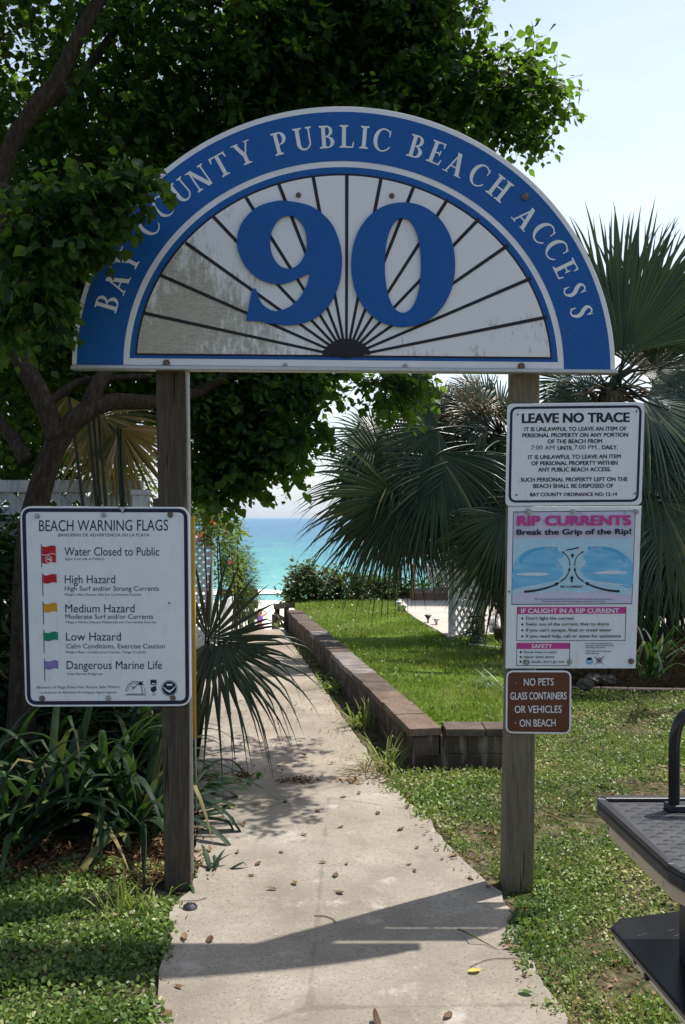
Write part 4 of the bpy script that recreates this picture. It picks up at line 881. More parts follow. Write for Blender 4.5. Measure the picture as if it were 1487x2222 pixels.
mb = MB(); limb([(60, 1000, 5.0), (20, 940, 5.05), (-60, 860, 5.1), (-200, 760, 5.2)], .045, .02); mb.build('limb', M['bark'], tree, True)
mb = MB(); limb([(100, 880, 5.03), (170, 830, 5.2), (250, 820, 5.3), (330, 815, 5.4)], .03, .015); mb.build('limb', M['bark'], tree, True)
def keep_front_clear(p):
    """no leaf passes through the sign board, its posts or the view line just before the sign face"""
    x, y = pxy(p)
    return (p[:, 1] < 3.95) 
big = [BL(150, 150, 6.0, 330, 260, .9, 360), BL(480, 120, 6.3, 300, 230, .9, 560), BL(700, 90, 6.5, 200, 160, .8, 420), BL(60, 480, 6.0, 220, 260, .8, 260), BL(300, 420, 6.3, 260, 220, .8, 460), BL(560, 300, 6.6, 240, 150, .7, 340),
       BL(100, 250, 7.4, 300, 330, .6, 130), BL(420, 250, 7.6, 300, 260, .6, 260), BL(650, 120, 7.6, 200, 170, .6, 200), BL(100, 700, 6.4, 190, 170, .7, 260), BL(300, 700, 6.6, 200, 150, .6, 240), BL(-150, 450, 6, 200, 500, .8, 260),
       BL(840, 60, 6.4, 120, 150, .6, 260), BL(500, -200, 6.3, 500, 220, 1.0, 700, .35), BL(100, -250, 6.0, 450, 260, 1.0, 600, .35), BL(-250, 0, 5.8, 250, 300, .9, 320, .35), BL(780, -120, 6.4, 260, 130, .8, 300), BL(500, 560, 6.8, 300, 120, .5, 110), BL(980, -110, 6.3, 120, 70, .6, 170), BL(880, 20, 6.3, 90, 90, .5, 130), BL(820, 320, 6.2, 140, 110, .5, 120), BL(780, 500, 6.2, 160, 130, .5, 90)]
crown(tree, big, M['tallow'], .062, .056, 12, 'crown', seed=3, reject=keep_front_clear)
right = [BL(900, 215, 6.3, 90, 80, .5, 120), BL(950, 120, 6.3, 110, 70, .5, 60), BL(1000, 205, 6.2, 95, 75, .45, 90), BL(1060, 250, 6.2, 90, 50, .4, 58), BL(1085, 180, 6.2, 70, 55, .4, 40), BL(1140, 190, 6.15, 60, 45, .35, 26), BL(1165, 240, 6.15, 45, 40, .3, 16),
         BL(1200, 185, 6.1, 38, 18, .2, 9, .22), BL(1155, 110, 6.1, 12, 45, .15, 6, .22), BL(1160, 300, 6.1, 22, 22, .15, 7, .2), BL(1105, 290, 6.1, 45, 15, .2, 10, .22), BL(1040, 25, 6.1, 22, 40, .2, 6, .25), BL(960, 40, 6.3, 40, 40, .3, 16, .25), BL(1000, 110, 6.2, 60, 30, .3, 14, .25)]
crown(tree, right, M['tallow'], .067, .062, 10, 'crown', seed=8, shell=.6)
low = [BL(470, 850, 6.2, 70, 70, .5, 130), BL(580, 840, 6.3, 110, 70, .5, 200), BL(670, 825, 6.4, 60, 40, .45, 60), BL(470, 960, 6.2, 70, 70, .45, 130), BL(570, 930, 6.3, 80, 60, .45, 120), BL(455, 1030, 6.1, 40, 35, .35, 30), BL(520, 1020, 6.1, 60, 30, .35, 34), BL(610, 990, 6.1, 45, 25, .3, 16), BL(660, 950, 6.0, 45, 28, .25, 14, .24),
       BL(700, 920, 6.0, 28, 14, .2, 4, .22), BL(640, 1010, 6.0, 35, 14, .2, 6, .22), BL(500, 1065, 6.0, 24, 16, .2, 7, .2), BL(545, 1050, 6.0, 28, 14, .2, 7, .2), BL(850, 825, 6.0, 70, 26, .3, 36), BL(910, 815, 6.1, 40, 20, .3, 14), BL(870, 860, 5.9, 45, 25, .25, 14, .22), BL(760, 805, 6.4, 50, 16, .3, 14), BL(380, 840, 6.2, 90, 60, .4, 90), BL(570, 800, 6.4, 160, 22, .5, 60), BL(440, 1060, 6.0, 20, 30, .25, 16, .2), BL(475, 1080, 6.0, 20, 10, .15, 5, .18), BL(560, 985, 6.1, 60, 40, .35, 40, .24), BL(500, 1035, 6.1, 55, 30, .3, 30, .22), BL(690, 945, 6.0, 26, 14, .15, 5, .2)]
crown(tree, low, M['tallow'], .064, .06, 10, 'crown', seed=12, shell=.6)
left_low = [BL(30, 860, 5.8, 90, 90, .5, 80), BL(120, 790, 5.9, 120, 50, .5, 90), BL(20, 620, 5.6, 70, 100, .5, 90), BL(90, 560, 5.4, 80, 130, .4, 110), BL(60, 780, 6.6, 160, 140, .5, 260), BL(250, 800, 6.7, 150, 60, .4, 150), BL(40, 960, 6.5, 110, 90, .4, 150), BL(180, 720, 6.2, 160, 90, .4, 150), BL(300, 850, 6.5, 80, 40, .3, 50)]
crown(tree, left_low, M['tallow'], .056, .05, 11, 'crown', seed=14)
# the branch that hangs in front of the sign's left shoulder
front = [BL(180, 430, 3.35, 90, 60, .14, 74, .13), BL(110, 520, 3.35, 70, 70, .14, 62, .13), BL(265, 385, 3.35, 45, 26, .12, 22, .12), BL(245, 450, 3.33, 36, 36, .1, 16, .1), BL(205, 515, 3.3, 26, 30, .08, 10, .1), BL(90, 620, 3.35, 45, 60, .12, 34, .12), BL(20, 520, 3.4, 80, 110, .2, 60, .16), BL(325, 385, 3.3, 16, 22, .06, 5, .09), BL(318, 440, 3.3, 8, 12, .05, 2, .08), BL(20, 680, 3.5, 70, 70, .2, 40, .16), BL(110, 700, 3.4, 25, 40, .1, 9, .12)]
mb = MB(); limb([(-140, 330, 3.9), (0, 400, 3.55), (120, 440, 3.4), (230, 440, 3.36), (300, 420, 3.33), (345, 412, 3.3)], .014, .002, 6); mb.build('limb', M['bark'], tree, True)
crown(tree, front, M['tallow'], .05, .046, 9, 'crown', seed=21, shell=.7, reject=lambda p: p[:, 1] > 3.58, twig_r=.0018, down=.8)

# unseen foliage added above the view to shade the hanging branch, and the branches hidden by the sign that dapple the path
over = [((-.5, 3.8, 4.55), (.85, .4, .35), 320, .22), ((-.05, 3.95, 4.9), (.7, .4, .45), 240, .25), BL(640, 540, 4.5, 110, 90, .2, 60, .16), BL(1040, 640, 5.2, 70, 60, .25, 34, .16), BL(960, 690, 6.6, 110, 70, .3, 34, .2), BL(830, 620, 5.6, 80, 80, .3, 16, .2)]
crown(tree, over, M['tallow'], .055, .05, 10, 'crown', seed=25)
# ================================================================== PALMS AT THE RIGHT
def palm_trunk(parent, base, top, r0, r1, seed):
    rr = random.Random(seed); mb = MB(); base = Vector(base); top = Vector(top); k = 22; q = [base + (top - base) * (i / k) + Vector((.02 * math.sin(i * .7), .02 * math.cos(i), 0)) for i in range(k + 1)]
    mb.tube(q, [(r0 + (r1 - r0) * i / k) * (1 + .06 * (i % 2)) for i in range(k + 1)], 12); o = mb.build('trunk', M['palm_bark'], parent, True)
    mb = MB()
    for i in range(46):                                       # old leaf bases
        t = rr.uniform(.15, .98); a = rr.uniform(0, 6.28); c = base + (top - base) * t; rd = r0 + (r1 - r0) * t; d = Vector((math.cos(a), math.sin(a), 0)); mb.beam(c + d * rd * .8, c + d * (rd + .09) + Vector((0, 0, .16)), .05, .018, up=d)
    mb.build('leaf_bases', M['palm_bark'], o)
rnd_f = random.Random(4)
pa = thing('fan_palm', 'spreading fan palm drooping over the lawn between the two posts', 'palm', tuple(G(1125, 1428, .2)))
ctrA = P(1085, 965, 9.9); palm_trunk(pa, G(1125, 1428, .2), ctrA, .16, .13, 1)
FA = [((845, 1032), (645, 1110), 9.4, 0), ((860, 1075), (690, 1240), 9.3, -.1), ((860, 1090), (775, 1235), 9.3, -.1), ((817, 945), (690, 905), 9.6, .1), ((880, 985), (690, 1000), 9.5, .1), ((950, 930), (790, 985), 9.3, -.2), ((950, 985), (885, 1190), 9.2, -.3), ((985, 1010), (955, 1210), 9.3, -.3), ((1050, 985), (1080, 1190), 9.2, -.2),
      ((910, 1080), (830, 1240), 9.3, -.2), ((960, 900), (850, 845), 9.9, .1), ((1040, 900), (1000, 800), 10, .1), ((1085, 905), (1100, 790), 10.2, .2), ((900, 1050), (730, 1190), 9.7, .2), ((1000, 1080), (950, 1220), 9.8, .1), ((1010, 960), (890, 1130), 9.8, .1), ((900, 910), (775, 880), 9.9, .3), ((1120, 940), (1200, 850), 10, 0), ((1130, 1000), (1220, 1150), 9.9, 0), ((935, 1040), (800, 1150), 10.1, .2), ((880, 930), (770, 990), 10.2, .1), ((1060, 880), (930, 830), 10.3, .1), ((1000, 880), (930, 960), 10.0, 0), ((1040, 950), (1000, 1120), 9.7, 0), ((950, 870), (870, 930), 10.4, 0), ((1030, 850), (960, 810), 10.5, 0), ((1075, 1000), (1060, 1150), 9.5, 0), ((900, 1000), (820, 1150), 10.0, 0), ((990, 950), (930, 1100), 10.3, 0)]
for i, (h, t, Y, dY) in enumerate(FA):
    f = (rnd_f.uniform(-.5, .5), -1, rnd_f.uniform(.0, .8)); frond('frond', P(*h, Y), P(*t, Y + dY), M['palm'], pa, f, n=rnd_f.randint(40, 50), spread=rnd_f.uniform(84, 108), droop=.10 + .10 * rnd_f.random(), tipdroop=.11, split=rnd_f.uniform(.38, .5), width=1.0, seed=i, petiole=ctrA + Vector((rnd_f.uniform(-.1, .1), -.1, rnd_f.uniform(-.1, .1))))
for i, (h, t, Y, dY) in enumerate([((960, 1010), (940, 1170), 10.0, 0), ((880, 1080), (850, 1190), 9.9, 0), ((1030, 1040), (1010, 1200), 9.9, 0), ((1090, 1060), (1090, 1240), 9.9, 0), ((920, 1120), (900, 1240), 9.7, 0)]):
    frond('dead_frond', P(*h, Y), P(*t, Y + dY), M['dead_frond'], pa, (rnd_f.uniform(-.6, .6), -1, .3), n=34, spread=60, droop=.25, tipdroop=.2, split=.4, seed=300 + i, petiole=ctrA)
for i, (h, t, Y, dY) in enumerate([((850, 1010), (700, 1060), 9.9, .2), ((870, 1050), (720, 1130), 9.9, .2), ((840, 1080), (760, 1220), 9.8, .1), ((930, 1000), (820, 1060), 9.9, 0), ((980, 1060), (900, 1180), 9.6, 0), ((1060, 930), (960, 900), 9.6, 0)]):
    frond('frond', P(*h, Y), P(*t, Y + dY), M['palm'], pa, (rnd_f.uniform(-.5, .5), -1, .4), n=44, spread=92, droop=.16, tipdroop=.12, split=.45, seed=330 + i, petiole=ctrA)
# fruit stalks
mb = MB(); rr = random.Random(9); pts = []
for i in range(26):
    a = ctrA + Vector((0, -.1, .1)); b_ = P(rr.uniform(930, 1095), rr.uniform(820, 905), rr.uniform(9.3, 9.9)); mb.tube([a, (a + b_) / 2 + Vector((0, 0, .12)), b_], [.007, .004, .002], 4)
    for j in range(20): t = rr.uniform(.5, 1.05); pts.append(tuple(a.lerp(b_, t) + Vector((rr.gauss(0, .05), rr.gauss(0, .05), rr.gauss(0.03, .04)))))
for i in range(30):
    a = P(rr.uniform(760, 900), rr.uniform(1050, 1150), 9.35); b_ = a + Vector((rr.uniform(-.55, .25), rr.uniform(-.1, .1), rr.uniform(-.75, -.2))); mb.tube([a, (a + b_) / 2 + Vector((rr.uniform(-.12, .12), 0, .06)), b_], [.005, .003, .0015], 3)
mb.build('fruit_stalks', M['bark'], pa)
pts = np.array(pts); leaves('fruits', pts, rnd_unit(len(pts), NR), rnd_unit(len(pts), NR), np.full(len(pts), .022), np.full(len(pts), .02), T_OVAL, M['dead_leaf'], pa)['kind'] = 'stuff'

pb = thing('fan_palm', 'tall fan palm rising against the sky at the right edge behind the notices', 'palm', tuple(G(1250, 1475)))
ctrB = P(1325, 850, 8.5); palm_trunk(pb, G(1250, 1475), ctrB, .15, .11, 2)
FB = [((1352, 770), (1385, 420), 8.3, .1), ((1330, 760), (1300, 455), 8.6, .2), ((1390, 740), (1540, 520), 8.4, .1), ((1300, 790), (1215, 560), 8.9, .2), ((1420, 800), (1680, 700), 8.4, 0), ((1400, 870), (1640, 960), 8.2, -.2), ((1370, 930), (1450, 1120), 8.2, -.3), ((1290, 880), (1160, 960), 8.5, 0), ((1330, 930), (1300, 1130), 8.3, -.2), ((1420, 930), (1560, 1090), 8.7, 0), ((1240, 830), (1100, 830), 8.9, .2), ((1250, 870), (1150, 900), 8.4, -.1), ((1380, 800), (1580, 640), 8.9, .3), ((1430, 860), (1600, 800), 8.9, .2), ((1440, 960), (1480, 1130), 8.9, .1), ((1280, 850), (1225, 800), 8.3, 0)]
for i, (h, t, Y, dY) in enumerate(FB):
    up = i in (0, 1, 2, 3)
    f = (rnd_f.uniform(-.3, .3), -1, rnd_f.uniform(0, .4)) if up else (rnd_f.uniform(-.6, .6), -1, rnd_f.uniform(-.2, .8)); frond('frond', P(*h, Y), P(*t, Y + dY), M['palm_grey'] if up else M['palm'], pb, f, n=54 if up else 46, spread=72 if up else rnd_f.uniform(80, 105), droop=.02 if up else .14, tipdroop=.05 if up else .14, split=.5 if up else .42, width=1.0 if up else .95, seed=40 + i, petiole=ctrB + Vector((rnd_f.uniform(-.08, .08), -.08, rnd_f.uniform(-.15, .1))))
mb = MB(); rr = random.Random(19)
for i in range(34):
    a = ctrB + Vector((rr.uniform(-.1, .1), rr.uniform(-.1, .1), rr.uniform(-.2, .2))); b_ = P(rr.uniform(1380, 1560), rr.uniform(700, 1030), rr.uniform(8, 9)); mb.tube([a, (a + b_) / 2 + Vector((0, 0, rr.uniform(.0, .15))), b_], [.01, .008, .003], 5)
for i in range(22):
    a = ctrB; b_ = P(rr.uniform(1200, 1330), rr.uniform(800, 900), rr.uniform(8, 9)); mb.tube([a, (a + b_) / 2 + Vector((0, 0, rr.uniform(.0, .1))), b_], [.01, .008, .003], 5)
mb.build('dry_stalks', M['palm_bark'], pb)
for i, (h, t, Y, dY) in enumerate([((1440, 930), (1400, 1080), 8.7, 0), ((1470, 900), (1520, 1060), 8.8, 0), ((1410, 880), (1360, 1010), 8.9, 0), ((1290, 860), (1250, 960), 8.8, 0), ((1240, 840), (1190, 880), 8.7, 0)]):
    frond('dead_frond' if i % 2 else 'frond', P(*h, Y), P(*t, Y + dY), M['dead_frond' if i % 2 else 'palm'], pb, (rnd_f.uniform(-.6, .6), -1, .3), n=36, spread=70, droop=.22, tipdroop=.2, split=.4, seed=360 + i, petiole=ctrB)
pc = thing('fan_palm', 'low fan palm with fronds hanging to the ground behind the rip currents board', 'palm', (2.45, 8.75, .25))
ctrC = P(1330, 1120, 8.9); palm_trunk(pc, (2.45, 8.75, .2), ctrC, .15, .13, 3)
FC = [((1435, 1088), (1450, 1340), 8.3, -.1), ((1095, 1120), (1040, 1250), 8.6, -.1), ((1120, 1110), (1075, 1300), 8.7, 0), ((1390, 1090), (1400, 1330), 8.6, 0), ((1480, 1120), (1540, 1340), 8.6, 0), ((1240, 1150), (1220, 1380), 8.6, 0), ((1320, 1170), (1330, 1400), 8.5, 0), ((1160, 1080), (1000, 1190), 8.9, 0), ((1440, 1140), (1500, 1380), 9.2, 0), ((1200, 1060), (1100, 1010), 9, 0), ((1420, 1050), (1560, 1000), 9, 0), ((1070, 1180), (1040, 1320), 8.9, 0), ((1110, 1160), (1060, 1360), 8.8, 0), ((1060, 1120), (980, 1220), 9.0, 0), ((1420, 1120), (1420, 1370), 8.9, 0), ((1470, 1080), (1480, 1290), 8.7, 0), ((1410, 1180), (1430, 1420), 9.0, 0), ((1470, 1200), (1500, 1430), 9.1, 0), ((1300, 1200), (1280, 1420), 8.9, 0), ((1380, 1220), (1390, 1430), 9.2, 0)]
for i, (h, t, Y, dY) in enumerate(FC):
    f = (rnd_f.uniform(-.5, .5), -1, rnd_f.uniform(.2, .9)); frond('frond', P(*h, Y), P(*t, Y + dY), M['palm'], pc, f, n=46, spread=rnd_f.uniform(80, 105), droop=.14, tipdroop=.14, split=.46, width=1.0, seed=80 + i, petiole=ctrC + Vector((rnd_f.uniform(-.1, .1), -.1, 0)))

# ================================================================== LEFT SIDE PLANTS
pm = thing('saw_palmetto', 'dark saw palmetto with spiky fronds spilling over the path beside the left post', 'palm', tuple(G(395, 1680)))
root = P(395, 1640, 5.0)
FP = [((452, 1388), (560, 1235), 4.55, -.1, 76, .0), ((480, 1392), (600, 1545), 4.5, -.15, 86, .2), ((455, 1392), (450, 1620), 4.5, -.1, 60, .16), ((470, 1405), (690, 1480), 4.6, 0, 38, .12), ((400, 1390), (300, 1300), 4.9, 0, 85, .1)]
for i, (h, t, Y, dY, sp, dr) in enumerate(FP):
    frond('frond', P(*h, Y), P(*t, Y + dY), M['palmetto'], pm, (rnd_f.uniform(-.3, .3), -1, .35), n=(13, 20, 13, 9, 20)[i], spread=sp, droop=dr, tipdroop=(.02, .3, .3, .3, .1)[i], split=.3, seed=120 + i, width=(.85, .95, .95, .9, .9)[i], petiole=root + Vector((rnd_f.uniform(-.1, .1), 0, 0)), pr=.008)
py_ = thing('fan_palm', 'small fan palm with yellowed fronds in front of the shaded lattice fence', 'palm', tuple(G(250, 1650)))
FY = [((205, 905), (330, 1010), 5.6, -.1), ((215, 900), (240, 1060), 5.55, -.1), ((190, 895), (170, 1010), 5.6, 0), ((255, 925), (350, 960), 5.7, 0), ((150, 860), (130, 950), 5.7, 0), ((260, 930), (330, 1090), 5.5, 0)]
for i, (h, t, Y, dY) in enumerate(FY):
    frond('frond', P(*h, Y), P(*t, Y + dY), M['yellowed'] if i not in (3,) else M['palm'], py_, (rnd_f.uniform(-.3, .3), -1, .5), n=26, spread=75, droop=.12, split=.42, seed=160 + i)
mb = MB(); rr = random.Random(3)
for x0, x1, y1 in [(230, 204, 908), (250, 214, 903), (262, 256, 927), (270, 262, 932), (240, 190, 897), (225, 151, 862)]:
    a = P(x0 + rr.uniform(-8, 8), 1700, 5.35); m = P((x0 + x1) / 2 + 8, 1250, 5.35); b_ = P(x1, y1, 5.35); mb.tube([tuple(v) for v in spline([a, m, b_], 5)], [.013] * 6 + [.011, .01, .009, .008, .007], 6)
mb.build('petioles', M['palmetto'], py_, True)

def strap_leaf(b0, az, el, L, W, r, droop):
    """long arching leaf as a folded ribbon"""
    n = 12; V = []; Fc = []; d = Vector((math.cos(az) * math.cos(el), math.sin(az) * math.cos(el), math.sin(el))); s = Vector((-math.sin(az), math.cos(az), 0)); p = Vector(b0); kink = r.random() < .3; kp = r.randint(5, 9)
    for i in range(n + 1):
        t = i / n; wd = W * (.55 + 1.2 * t if t < .35 else 1 - ((t - .35) / .65) ** 2.2) * .5; nn = s.cross(d).normalized(); V += [p - s * wd + nn * wd * .35, p, p + s * wd + nn * wd * .35]
        p = p + d * (L / n); d = (d + Vector((0, 0, -droop * (.3 + t * 1.6)))).normalized()
        if p.z < .015 and d.z < 0: d.z = 0.02; d.normalize()
        if kink and i == kp: d = (d + Vector((0, 0, -1.3))).normalized()
        s = (s + Vector((r.uniform(-.06, .06), r.uniform(-.06, .06), r.uniform(-.06, .06)))).normalized()
    for k in range(n): q = k * 3; Fc += [(q, q + 1, q + 4, q + 3), (q + 1, q + 2, q + 5, q + 4)]
    return V, Fc
def strap_plant(name, label, px, py, n, L, W, mat, seed, el=(.5, 1.35), droop=.1, z=.0, azr=(0, 6.28), cat='plant', group=None):
    r = random.Random(seed); c = G(px, py, z); o = thing(name, label, cat, tuple(c), group); V = []; Fc = []; rn = []
    for i in range(n):
        b0 = c + Vector((r.gauss(0, .05), r.gauss(0, .05), 0)); v, f = strap_leaf(b0, r.uniform(*azr), r.uniform(*el), r.uniform(*L), r.uniform(*W), r, droop * r.uniform(.6, 1.5)); k = len(V); V += v; Fc += [tuple(k + q for q in g) for g in f]; rn += [r.random()] * len(v)
    np_mesh('leaves', np.array([tuple(v) for v in V]), np.array(Fc).ravel(), np.full(len(Fc), 4), M[mat], o, np.array(rn), True); return o
gl = 'strap leaved plants massed under the warning flags sign'
for i, (x, y, n, lb) in enumerate([(30, 1840, 26, 'dark strap leaved clump at the far left edge of the bed'), (130, 1800, 30, 'arching strap leaved clump below the left corner of the warning flags sign'), (225, 1775, 30, 'strap leaved clump below the middle of the warning flags sign'),
                                 (300, 1810, 24, 'strap leaved clump whose tips reach the bare soil beside the left post'), (70, 1720, 30, 'tall strap leaved clump at the back of the bed near the tree trunk'), (180, 1700, 30, 'tall strap leaved clump at the back of the bed under the sign'), (-40, 1760, 26, 'strap leaved clump cut off by the left edge of the view'), (260, 1700, 22, 'strap leaved clump beside the bleached fence post')]):
    strap_plant('strap_plant', lb, x, y, int(n * 1.5), (.55, 1.05), (.028, .055), 'strap', 200 + i, el=(.35, 1.3), droop=.16, group=gl)
g = strap_plant('broad_leaf_plant', 'bright broad leaved plant squeezed between the bleached fence post and the left post', 330, 1690, 11, (.4, .75), (.06, .1), 'ginger', 231, el=(1.0, 1.45), droop=.1)
strap_plant('strap_plant', 'small strap leaved plant poking out right of the left post', 420, 1720, 9, (.22, .42), (.03, .045), 'ginger', 240, el=(.25, .9), droop=.1, azr=(-.9, .6))
strap_plant('weed_tuft', 'small dark weed at the right foot of the left post', 440, 1905, 22, (.08, .17), (.016, .028), 'strap', 241, el=(.2, 1.1), droop=.12)
strap_plant('weed_tuft', 'low green weed on the path edge halfway up behind the left post', 440, 1760, 18, (.1, .2), (.014, .024), 'strap', 242, el=(.2, 1.0), droop=.12)
strap_plant('grass_tuft', 'big green grass tuft at the foot of the wall corner', 838, 1672, 46, (.14, .32), (.008, .015), 'blade', 250, el=(.7, 1.45), droop=.09)
strap_plant('grass_tuft', 'bleached drooping grass tuft by the path joint', 790, 1680, 40, (.12, .26), (.006, .011), 'dryblade', 251, el=(.5, 1.3), droop=.2)
strap_plant('grass_tuft', 'dark grass tuft against the middle of the block wall', 782, 1580, 46, (.12, .3), (.008, .014), 'blade', 252, el=(.7, 1.45), droop=.12)
strap_plant('weed_tuft', 'leafy weed spreading from the wall onto the tan path', 718, 1498, 40, (.08, .22), (.014, .026), 'blade', 253, el=(.15, 1.1), droop=.1)
strap_plant('weed_tuft', 'single curled sprout in the joint between path slabs', 556, 1700, 5, (.08, .14), (.018, .024), 'ginger', 254, el=(.5, 1.2), droop=.12)
strap_plant('weed_tuft', 'flat weeds growing along the path joint', 590, 1702, 26, (.02, .07), (.012, .02), 'litter', 255, el=(.1, .6), droop=.06)
strap_plant('grass_tuft', 'bright sunlit grass tuft left of the left post foot', 275, 1985, 80, (.08, .19), (.005, .009), 'blade', 256, el=(.8, 1.5), droop=.08)
strap_plant('weed_tuft', 'small weed growing beside the wall near the far rail', 612, 1362, 26, (.1, .25), (.02, .03), 'blade', 257, el=(.4, 1.3), droop=.1)

def shrub(name, label, blobs, mat, cat='shrub', leaf=.04, wid=.022, per=12, tpl=T_LANCE, seed=1, stems=None, down=.1, **kw):
    c = blobs[0][0]; base = Vector((c[0], c[1], kw.pop('base', 0))); o = thing(name, label, cat, tuple(base))
    crown(o, blobs, M[mat], leaf, wid, per, 'foliage', seed=seed, tpl=tpl, down=down, **kw)
    mb = MB(); rr = random.Random(seed)
    for bl in blobs:
        e = Vector(bl[0]); a = Vector((e.x + rr.uniform(-.1, .1), e.y + rr.uniform(-.05, .1), base.z - .02)); mb.tube([a, (a + e) / 2 + Vector((rr.uniform(-.06, .06), 0, 0)), e], [.012, .009, .004], 5)
    mb.build('stem', M['bark'], o); return o
shrub('hedge', 'low clipped hedge along the seaward end of the lawn', [BL(655, 1270, 14.2, 36, 34, .3, 90, .25), BL(700, 1268, 14.3, 44, 34, .3, 110, .25), BL(750, 1272, 14.3, 44, 32, .3, 110, .25), BL(800, 1276, 14.4, 44, 30, .3, 110, .25), BL(845, 1280, 14.5, 40, 30, .3, 90, .25), BL(664, 1240, 14.2, 26, 20, .2, 30, .22), BL(640, 1290, 14.1, 20, 16, .2, 24, .2)], 'hedge', 'hedge', .075, .05, 9, T_OVAL, 31, base=.2)
shrub('flowering_vine', 'sunlit climbing vine with red and orange flowers over the white lattice', [BL(440, 1120, 9.4, 36, 36, .3, 60, .28), BL(470, 1130, 9.6, 30, 36, .3, 50, .28), BL(500, 1165, 10.2, 26, 40, .35, 40, .25), BL(495, 1230, 10.4, 24, 50, .35, 60, .25), BL(470, 1085, 9.5, 30, 20, .25, 16, .25), BL(520, 1215, 10.8, 18, 40, .3, 20, .25), BL(515, 1150, 10.5, 14, 14, .15, 5, .2)], 'vine', 'vine', .055, .03, 10, T_OVAL, 33)
fv = bpy.data.objects['flowering_vine']
for x, y, Y in [(469, 1131, 9.2), (488, 1150, 9.8), (493, 1124, 9.8), (476, 1108, 9.4), (500, 1216, 10.1), (434, 1164, 9.0)]:
    n = 7; c = np.array(tuple(P(x, y, Y - .25))); pp = c + NR.normal(size=(n, 3)) * .016; leaves('flower_cluster', pp, rnd_unit(n, NR), rnd_unit(n, NR), np.full(n, .045), np.full(n, .04), T_OVAL, M['flower'], fv)
shrub('feathery_shrub', 'feathery green shrub beside the boardwalk boards', [BL(522, 1240, 11.8, 18, 48, .25, 150, .3), BL(526, 1290, 11.8, 18, 30, .25, 120, .3), BL(500, 1300, 11.7, 18, 24, .25, 40, .3)], 'feather', 'shrub', .06, .007, 16, T_LANCE, 35, twig_r=.002)
strap_plant('beach_grass', 'wispy beach grass leaning over the path end', 538, 1375, 24, (.4, .95), (.008, .014), 'feather', 260, el=(.7, 1.45), droop=.07, cat='grass')
shrub('leafy_shrub', 'pale green leafy shrub behind the shaded lattice fence', [BL(60, 1010, 6.9, 80, 60, .3, 70, .3), BL(170, 980, 7.0, 70, 70, .3, 70, .3), BL(0, 1120, 6.8, 90, 60, .3, 60, .3), BL(270, 1040, 7.2, 60, 70, .3, 60, .3), BL(150, 1100, 7.0, 120, 50, .3, 70, .3), BL(20, 930, 6.9, 60, 40, .3, 30, .3)], 'behind', 'shrub', .09, .028, 10, T_LANCE, 37)
shrub('leafy_shrub', 'dark leafy shrub left of the warning flags sign against the fence', [BL(-30, 1250, 5.35, 80, 130, .2, 150, .25), BL(0, 1450, 5.3, 70, 140, .2, 150, .25), BL(100, 1560, 5.25, 120, 70, .2, 130, .25), BL(250, 1580, 5.25, 60, 70, .15, 60, .25)], 'strap', 'shrub', .1, .035, 10, T_LANCE, 38)
shrub('grey_shrub', 'small grey green shrub in front of the white lattice gate', [BL(1035, 1365, 9.3, 18, 40, .15, 60, .2)], 'palm_grey', 'shrub', .05, .012, 12, T_LANCE, 39, base=.2)
shrub('dune_shrub', 'low green dune shrub behind the deck chairs', [BL(960, 1275, 15.8, 40, 24, .3, 60, .25), BL(1010, 1272, 15.8, 30, 24, .3, 50, .25), BL(905, 1280, 15.8, 30, 20, .3, 40, .25)], 'vine', 'shrub', .08, .05, 9, T_OVAL, 41, base=.2)
strap_plant('strap_plant', 'spiky dark plants in the shaded bed at the right edge', 1405, 1470, 30, (.4, .7), (.02, .035), 'strap', 270, el=(.6, 1.4), droop=.08, z=.28)
strap_plant('palm_seedling', 'palm seedling frond on the lawn left of the right post', 1095, 1500, 16, (.2, .42), (.014, .02), 'palm_grey', 271, el=(.2, 1.0), droop=.06, z=.2, azr=(2.2, 4.6))
# ================================================================== FENCES
def lattice(parent, A, B, z0, z1, sp, sw, mat, th=.012, name='lattice_panel'):
    A = Vector(A); B = Vector(B); L = (B - A).length; u = (B - A).normalized(); nn = Vector((u.y, -u.x, 0)); H = z1 - z0; mb = MB()
    for sgn, off in ((1, 0), (-1, th + .0015)):
        c = -H
        while c < L + H:
            # line s = c + sgn*(h) ... clipped to the panel
            pts = []
            for h in (0, H):
                pts.append((c + (h if sgn > 0 else H - h), h))
            (s0, h0), (s1, h1) = pts
            def clip(s0, h0, s1, h1):
                t0, t1 = 0.0, 1.0; ds = s1 - s0
                for lo, hi in ((0, L),):
                    ta, tb = (lo - s0) / ds, (hi - s0) / ds
                    if ta > tb: ta, tb = tb, ta
                    t0 = max(t0, ta); t1 = min(t1, tb)
                return t0, t1
            t0, t1 = clip(s0, h0, s1, h1)
            if t1 - t0 > .02:
                p = lambda t: A + u * (s0 + ds_ * t) + Vector((0, 0, z0 + h0 + (h1 - h0) * t)) + nn * off
                ds_ = s1 - s0; mb.beam(p(t0), p(t1), th, sw, up=nn.cross((p(t1) - p(t0)).normalized()))
            c += sp
    return mb.build(name, M[mat], parent)
fl = thing('lattice_fence', 'grey lattice fence in the tree shade behind the trunk at the left', 'fence', (-2, 5.65, 0))
A_, B_ = (-2.75, 5.62, 0), (-1.3, 5.62, 0)
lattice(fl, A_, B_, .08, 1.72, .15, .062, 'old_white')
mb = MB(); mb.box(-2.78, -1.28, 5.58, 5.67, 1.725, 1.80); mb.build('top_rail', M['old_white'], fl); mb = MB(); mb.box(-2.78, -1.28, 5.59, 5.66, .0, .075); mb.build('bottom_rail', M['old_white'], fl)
wp = thing('fence_post', 'bleached white timber post behind the strap leaved plants', 'post', tuple(G(303, 1683)))
